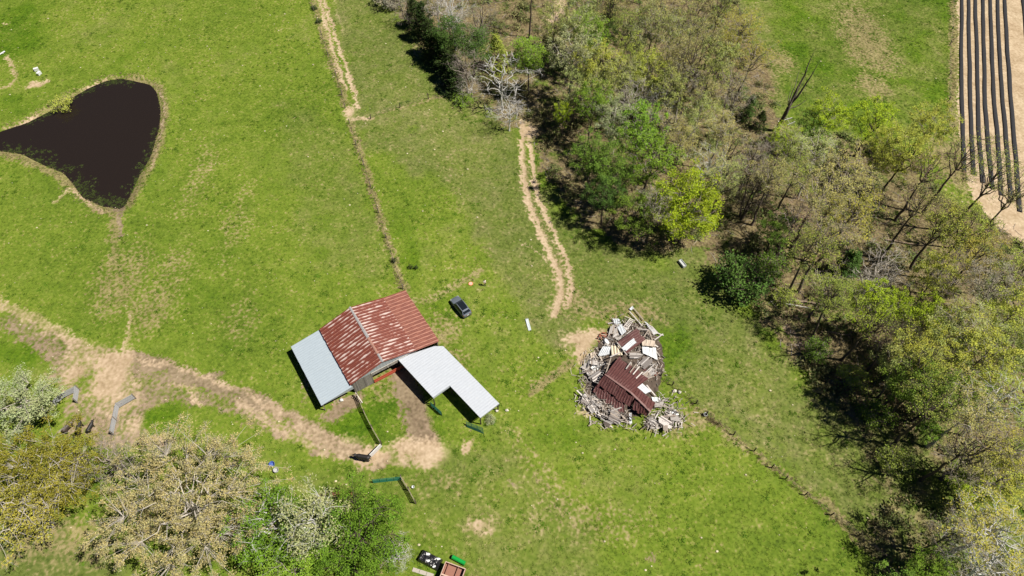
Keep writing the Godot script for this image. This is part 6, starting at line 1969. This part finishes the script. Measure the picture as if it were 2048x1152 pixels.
func make_animals_and_person() -> void:
	var V := func(x: float, y: float, z: float) -> Vector3: return Vector3(x, y, z)
	var bones := [
		[Vector3(-0.70, 1.03, 0), Vector3(0.55, 1.03, 0), 0.31, 0.31], [Vector3(-0.42, 0.88, 0), Vector3(0.35, 0.86, 0), 0.33, 0.33],
		[Vector3(0.5, 0.98, 0), Vector3(0.72, 0.95, 0), 0.31, 0.24], [Vector3(0.66, 1.1, 0), Vector3(1.08, 1.22, 0), 0.23, 0.15],
		[Vector3(1.08, 1.24, 0), Vector3(1.46, 1.02, 0), 0.135, 0.085], [Vector3(-0.72, 1.0, 0.14), Vector3(-0.6, 0.85, 0.2), 0.25, 0.19], [Vector3(-0.72, 1.0, -0.14), Vector3(-0.6, 0.85, -0.2), 0.25, 0.19],
		[Vector3(-1.0, 1.18, 0), Vector3(-1.08, 0.55, 0), 0.045, 0.035], [Vector3(-1.08, 0.55, 0), Vector3(-1.07, 0.4, 0), 0.055, 0.04]]
	for s in [-1.0, 1.0]:
		bones.append_array([
			[Vector3(0.52, 0.85, s * 0.17), Vector3(0.53, 0.45, s * 0.19), 0.14, 0.075], [Vector3(0.53, 0.45, s * 0.19), Vector3(0.52, 0.05, s * 0.19), 0.07, 0.06],
			[Vector3(-0.6, 0.85, s * 0.2), Vector3(-0.5, 0.64, s * 0.21), 0.19, 0.13], [Vector3(-0.5, 0.64, s * 0.21), Vector3(-0.80, 0.45, s * 0.21), 0.12, 0.075],
			[Vector3(-0.80, 0.45, s * 0.21), Vector3(-0.73, 0.05, s * 0.21), 0.07, 0.06], [Vector3(1.08, 1.3, s * 0.1), Vector3(1.04, 1.32, s * 0.25), 0.05, 0.03]])
	var b := Build.new()
	skin(b, bones, 0.05, 0.1, func(p: Vector3) -> Color:
		if p.y < 0.1: return Color(0.5, 0.45, 0.4)
		return Color(1, 1, 1))
	var cow_mesh := b.mesh()
	var coat := vcol("cow_coat", lin(0.016, 0.014, 0.013), 0.55)
	var brown_coat := vcol("cow_coat_brown", lin(0.045, 0.03, 0.024), 0.6)
	for c in [[728, 919, 171.0, coat, 1.12, "black cow walking left past the silver gate"], [142, 858, 60.0, brown_coat, 1.05, "dark brown cow half hidden by the olive oak, leftmost of three"], [164, 859, 98.0, coat, 1.05, "black cow half hidden by the olive oak, middle of three"], [185, 858, 80.0, coat, 0.85, "small black cow beside the olive oak, rightmost of three"]]:
		var g := G(c[0], c[1])
		var o := thing("cow", c[5], "cow", g, deg_to_rad(c[2]), "black cattle in the yard" if c[0] < 300 else "")
		o.scale = Vector3.ONE * c[4]
		part("body", cow_mesh, c[3], o)
	# the person: dark hair, white shirt, dark trousers, arms bent in front
	var at := G(969.5, 571)
	var who := thing("person", "person in white shirt and dark trousers standing on grass", "person", at, deg_to_rad(-60.0))
	var pb := [
		[Vector3(0, 0.98, 0), Vector3(0, 1.12, 0), 0.15, 0.135], [Vector3(0, 1.12, 0), Vector3(0.0, 1.36, 0), 0.14, 0.15], [Vector3(0, 1.38, 0.13), Vector3(0, 1.38, -0.13), 0.075, 0.075],
		[Vector3(0, 1.4, 0), Vector3(0.015, 1.52, 0), 0.06, 0.055]]
	for s in [-1.0, 1.0]:
		pb.append_array([
			[Vector3(0, 0.96, s * 0.09), Vector3(0.02, 0.52, s * 0.11), 0.1, 0.065], [Vector3(0.02, 0.52, s * 0.11), Vector3(-0.01, 0.09, s * 0.12), 0.06, 0.042],
			[Vector3(-0.04, 0.04, s * 0.12), Vector3(0.16, 0.03, s * 0.14), 0.042, 0.038],
			[Vector3(0, 1.38, s * 0.2), Vector3(-0.03, 1.12, s * 0.26), 0.055, 0.043], [Vector3(-0.03, 1.12, s * 0.26), Vector3(0.2, 1.1, s * 0.16), 0.04, 0.03]])
	var body := Build.new()
	var skin_col := Color(0.55, 0.33, 0.23)
	skin(body, pb, 0.024, 0.05, func(p: Vector3) -> Color:
		if p.y < 0.08: return Color(0.05, 0.05, 0.05)
		if p.y < 0.98: return Color(0.02, 0.022, 0.03)
		if p.y > 1.45: return skin_col
		if p.x > 0.02 and p.y < 1.2 and absf(p.z) > 0.12: return skin_col
		return Color(0.78, 0.78, 0.78))
	# head with nose, ears and brow
	skin(body, [[Vector3(0.02, 1.60, 0), Vector3(0.03, 1.65, 0), 0.085, 0.092], [Vector3(0.05, 1.56, 0), Vector3(0.07, 1.55, 0), 0.05, 0.035], [Vector3(0.105, 1.63, 0), Vector3(0.125, 1.6, 0), 0.012, 0.017], [Vector3(0.02, 1.63, 0.09), Vector3(0.01, 1.6, 0.095), 0.018, 0.014], [Vector3(0.02, 1.63, -0.09), Vector3(0.01, 1.6, -0.095), 0.018, 0.014], [Vector3(0.0, 1.5, 0), Vector3(0.01, 1.56, 0), 0.055, 0.06]], 0.012, 0.02, func(p: Vector3) -> Color:
		if p.x > 0.1 and absf(absf(p.z) - 0.035) < 0.014 and absf(p.y - 1.635) < 0.012: return Color(0.05, 0.03, 0.02)
		if p.x > 0.085 and absf(p.z) < 0.025 and absf(p.y - 1.562) < 0.008: return Color(0.4, 0.15, 0.12)
		return skin_col)
	# hands: palm, four fingers and a thumb each
	for s in [-1.0, 1.0]:
		var w := Vector3(0.2, 1.1, s * 0.16)
		var hb := [[w, w + Vector3(0.07, 0.005, -s * 0.02), 0.028, 0.03]]
		for q in 4:
			var root := w + Vector3(0.085, 0.005, -s * 0.02 + (q - 1.5) * 0.019)
			var long: float = [0.036, 0.042, 0.04, 0.03][q]
			hb.append([root, root + Vector3(long, -0.008, 0), 0.0095, 0.009])
			hb.append([root + Vector3(long, -0.008, 0), root + Vector3(long * 1.5, -0.03, 0), 0.009, 0.008])
		var th := w + Vector3(0.03, 0.01, -s * 0.045)
		hb.append([th, th + Vector3(0.03, 0.012, -s * 0.018), 0.012, 0.01])
		hb.append([th + Vector3(0.03, 0.012, -s * 0.018), th + Vector3(0.058, 0.006, -s * 0.012), 0.01, 0.009])
		skin(body, hb, 0.007, 0.008, func(_p: Vector3) -> Color: return skin_col)
	part("body", body.mesh(), vcol("person", Color.WHITE, 0.8), who)
	var hair := Build.new()
	skin(hair, [[Vector3(-0.005, 1.66, 0), Vector3(-0.02, 1.69, 0), 0.10, 0.098], [Vector3(-0.05, 1.62, 0), Vector3(-0.06, 1.54, 0), 0.075, 0.06], [Vector3(-0.02, 1.66, 0.06), Vector3(-0.03, 1.58, 0.075), 0.045, 0.03], [Vector3(-0.02, 1.66, -0.06), Vector3(-0.03, 1.58, -0.075), 0.045, 0.03]], 0.014, 0.03, func(_p: Vector3) -> Color: return Color(1, 1, 1))
	part("hair", hair.mesh(), vcol("hair", lin(0.012, 0.009, 0.008), 0.5), who)

# ---------------------------------------------------------------- grass, weeds and litter
func stuff(called: String, label: String, category: String, m: Mesh, mat: Material, spots: Array) -> void:
	# spots: [Transform3D, Color]
	var mm := MultiMesh.new()
	mm.transform_format = MultiMesh.TRANSFORM_3D
	mm.use_colors = true
	mm.mesh = m
	mm.instance_count = spots.size()
	for k in spots.size():
		mm.set_instance_transform(k, spots[k][0])
		mm.set_instance_color(k, spots[k][1])
	var o := MultiMeshInstance3D.new()
	o.name = numbered(called)
	o.multimesh = mm
	o.material_override = mat
	add_child(o)
	o.set_meta("kind", "stuff")
	o.set_meta("label", label)
	o.set_meta("category", category)

func tuft(blades: int, wide: float, lean: float, s: int) -> ArrayMesh:
	var r := RandomNumberGenerator.new()
	r.seed = s
	var b := Build.new()
	for k in blades:
		var a := r.randf() * TAU
		var d := Vector3(cos(a), 0, sin(a))
		var side := Vector3(-d.z, 0, d.x) * wide
		var root := d * r.randf_range(0.0, 0.35)
		var tip := root + d * lean * r.randf_range(0.5, 1.2) + Vector3(0, r.randf_range(0.6, 1.0), 0)
		var mid := root.lerp(tip, 0.55) + Vector3(0, 0.12, 0)
		b.tri(root - side, mid, root + side)
		b.tri(root + side * 0.6, mid, tip)
		b.tri(root - side * 0.6, tip, mid)
	return b.mesh()

func weed_mesh() -> ArrayMesh:
	var r := RandomNumberGenerator.new()
	r.seed = 4
	var b := Build.new()
	for k in 26:
		var a := r.randf() * TAU
		var d := sqrt(r.randf()) * 1.1
		leaf(b, Vector3(cos(a) * d, 0.12 + r.randf() * 0.5 * (1.2 - d), sin(a) * d), r.randf_range(0.2, 0.4), r.randf_range(0.6, 1.0), r.randf_range(-0.1, 0.1), r)
	return b.mesh()

func mask_value(mask: PackedByteArray, p: Vector3) -> int:
	var q := mask_at(p)
	return mask[clampi(int(q.y), 0, MH - 1) * MW + clampi(int(q.x), 0, MW - 1)]

func in_pond(p: Vector3) -> bool:
	return p.x < -55.0 and p.z < -80.0 and Geometry2D.is_point_in_polygon(flat2(p), pond_outline)

func scatter() -> void:
	var r := RandomNumberGenerator.new()
	r.seed = 555
	var cover := vcol("grass_blades", Color.WHITE, 0.85)
	cover.metallic_specular = 0.2
	var spots := []
	var dark := []
	var pale := []
	var under := []
	var sticks := []
	var patch := noise(556, 0.05, 3)
	while spots.size() < 240000:
		var p := Vector3(r.randf_range(-140, 140), 0, r.randf_range(-172, -20))
		if absf(p.x) > 78.0 - (p.z + 20.0) * 0.44: continue
		if mask_value(bare, p) > 110 or mask_value(soil, p) > 150 or in_pond(p): continue
		p.y = ground_height(p.x, p.z)
		var c := tint_at(p)
		var g := r.randf_range(0.62, 1.45)
		var h := 0.09 + 0.2 * r.randf() * r.randf()
		spots.append([Transform3D(Basis(Vector3.UP, r.randf() * TAU).scaled(Vector3(h * 1.5, h, h * 1.5)), p), Color(minf(c.r * g, 1), minf(c.g * g, 1), minf(c.b * g, 1))])
	stuff("grass", "short spring grass covering the pastures", "grass", tuft(5, 0.12, 0.75, 1), cover, spots)
	while dark.size() < 7000:
		var p := Vector3(r.randf_range(-140, 140), 0, r.randf_range(-172, -20))
		if absf(p.x) > 78.0 - (p.z + 20.0) * 0.44: continue
		if mask_value(bare, p) > 90 or mask_value(soil, p) > 120 or in_pond(p): continue
		if patch.get_noise_2d(p.x * 1.5, p.z * 1.5) < r.randf_range(-0.1, 0.55): continue
		p.y = ground_height(p.x, p.z)
		var g := r.randf_range(0.7, 1.25)
		var h := 0.08 + 0.28 * pow(r.randf(), 3.0)
		dark.append([Transform3D(Basis(Vector3.UP, r.randf() * TAU).scaled(Vector3(h * 1.4, h * 0.8, h * 1.4)), p), Color(0.095 * g, 0.18 * g, 0.014 * g)])
	stuff("weeds", "darker green weed clumps dotted over the pastures", "weeds", weed_mesh(), cover, dark)
	# dandelion clocks and dry cow pats: pale spots
	while pale.size() < 700:
		var p := Vector3(r.randf_range(-130, 100), 0, r.randf_range(-160, -22))
		if absf(p.x) > 78.0 - (p.z + 20.0) * 0.44 or mask_value(litter, p) > 60 or in_pond(p) or mask_value(bare, p) > 200: continue
		var h := r.randf_range(0.05, 0.13) if r.randf() < 0.85 else r.randf_range(0.13, 0.24)
		var g := r.randf_range(0.6, 1.0)
		pale.append([Transform3D(Basis(Vector3.UP, r.randf() * TAU).scaled(Vector3(h, h * 0.5, h * 0.8)), Vector3(p.x, 0.02, p.z)), Color(0.62 * g, 0.56 * g, 0.38 * g)])
	var lump := SphereMesh.new()
	lump.radial_segments = 7
	lump.rings = 4
	lump.radius = 1.0
	lump.height = 2.0
	stuff("dry_pats", "pale dry cow pats and stones dotted over the grass", "droppings", lump, cover, pale)
	# woodland floor
	var ub := Build.new()
	var ur := RandomNumberGenerator.new()
	ur.seed = 9
	for k in 46:
		var d := Vector3(ur.randfn() * 0.42, absf(ur.randfn()) * 0.36 + 0.1, ur.randfn() * 0.42)
		leaf(ub, d, ur.randf_range(0.09, 0.2), ur.randf_range(0.6, 1.0), ur.randf_range(-0.08, 0.08), ur)
	ub.col = Color(0.5, 0.42, 0.36)
	for k in 10:
		ub.tube(Vector3(ur.randfn() * 0.1, 0, ur.randfn() * 0.1), Vector3(ur.randfn() * 0.5, ur.randf_range(0.4, 1.1), ur.randfn() * 0.5), 0.02, 0.006, 3)
	while under.size() < 2600:
		var p := Vector3(r.randf_range(-50, 140), 0, r.randf_range(-172, -20))
		if mask_value(litter, p) < 110 or mask_value(bare, p) > 60: continue
		if patch.get_noise_2d(p.x * 1.7, p.z * 1.7 + 400.0) < r.randf_range(-0.35, 0.35): continue
		p.y = ground_height(p.x, p.z)
		var h := r.randf_range(0.5, 1.7)
		var t := r.randf()
		var g := r.randf_range(0.7, 1.2)
		under.append([Transform3D(Basis(Vector3.UP, r.randf() * TAU).scaled(Vector3(h, h * r.randf_range(0.6, 1.3), h)), p), Color(0.13, 0.20, 0.03).lerp(Color(0.30, 0.25, 0.11), t) * g])
	var um := vcol("undergrowth_leaves", Color.WHITE, 0.8)
	um.backlight_enabled = true
	um.backlight = Color(0.4, 0.45, 0.25)
	stuff("undergrowth", "olive saplings and brambles on the woodland floor", "undergrowth", ub.mesh(), um, under)
	var sb := Build.new()
	sb.tube(Vector3(-0.5, 0.03, 0), Vector3(0.0, 0.05, 0.05), 0.02, 0.017, 4)
	sb.tube(Vector3(0.0, 0.05, 0.05), Vector3(0.5, 0.04, 0), 0.017, 0.008, 4)
	sb.tube(Vector3(0.0, 0.05, 0.05), Vector3(0.25, 0.1, 0.25), 0.012, 0.005, 3)
	while sticks.size() < 3500:
		var p := Vector3(r.randf_range(-50, 140), 0, r.randf_range(-172, -20))
		if mask_value(litter, p) < 120: continue
		var h := r.randf_range(0.6, 2.6)
		var g := r.randf_range(0.12, 0.42)
		p.y = ground_height(p.x, p.z)
		sticks.append([Transform3D(Basis(Vector3.UP, r.randf() * TAU).scaled(Vector3(h, 1.5, h)), p), Color(g, g * 0.9, g * 0.8)])
	stuff("fallen_twigs", "fallen twigs strewn over the woodland floor", "twigs", sb.mesh(), cover, sticks)
	# weed in the shallows
	var wet := []
	for line in [[[0, 300, 43, 304, 87, 325, 126, 340, 152, 370, 167, 390, 203, 406], 420, 1.3], [[262, 384, 280, 345, 300, 310, 310, 280, 318, 250], 160, 0.8], [[150, 190, 210, 162, 240, 157, 270, 163], 90, 0.6], [[60, 240, 110, 215], 60, 0.8], [[200, 400, 245, 405], 120, 1.2]]:
		var pts := path_px(line[0])
		for k in line[1]:
			var t := r.randf() * (pts.size() - 1.001)
			var q := pts[int(t)].lerp(pts[int(t) + 1], t - int(t)) + Vector2(r.randfn(0, line[2]), r.randfn(0, line[2]))
			if not in_pond(Vector3(q.x, 0, q.y)): continue
			var h := r.randf_range(0.2, 0.7)
			var g := r.randf_range(0.6, 1.3)
			wet.append([Transform3D(Basis(Vector3.UP, r.randf() * TAU).scaled(Vector3(h, 0.1, h)), Vector3(q.x, -0.45, q.y)), Color(0.05, 0.068, 0.018) * g])
	stuff("water_weed", "dark green weed in the shallows along the pond's edge", "water weed", weed_mesh(), cover, wet)
	# tall dry grass along the old fences and the pond bank
	var dry := []
	for line in [[[624, 0, 645, 70, 656, 112, 673, 152, 690, 212], 260, 0.5], [[700, 245, 727, 330, 745, 390, 772, 475, 800, 560, 808, 585], 420, 0.45], [[1420, 840, 1545, 935, 1640, 1008, 1765, 1115], 240, 0.4], [[0, 262, 52, 243, 100, 215, 150, 185, 210, 158, 270, 156, 315, 175, 326, 217, 322, 252, 312, 290, 296, 330, 268, 385, 252, 410], 700, 0.9], [[0, 306, 43, 312, 87, 335, 126, 352, 150, 382, 200, 418, 235, 420], 420, 0.9], [[1905, 0, 1906, 120, 1902, 220], 220, 0.5], [[1322, 752, 1412, 830, 1440, 850], 160, 0.4]]:
		var pts := path_px(line[0])
		for k in line[1]:
			var t := r.randf() * (pts.size() - 1.001)
			var q := pts[int(t)].lerp(pts[int(t) + 1], t - int(t)) + Vector2(r.randfn(0, line[2]), r.randfn(0, line[2]))
			var p := Vector3(q.x, ground_height(q.x, q.y), q.y)
			if in_pond(p): continue
			var h := r.randf_range(0.18, 0.42)
			var g := r.randf_range(0.7, 1.3)
			dry.append([Transform3D(Basis(Vector3.UP, r.randf() * TAU).scaled(Vector3(h, h, h)), p), (Color(0.36, 0.29, 0.17) if r.randf() < 0.7 else Color(0.16, 0.18, 0.05)) * g])
	stuff("dry_grass", "tall dry grass along the fences and the pond bank", "grass", tuft(9, 0.07, 0.5, 3), cover, dry)
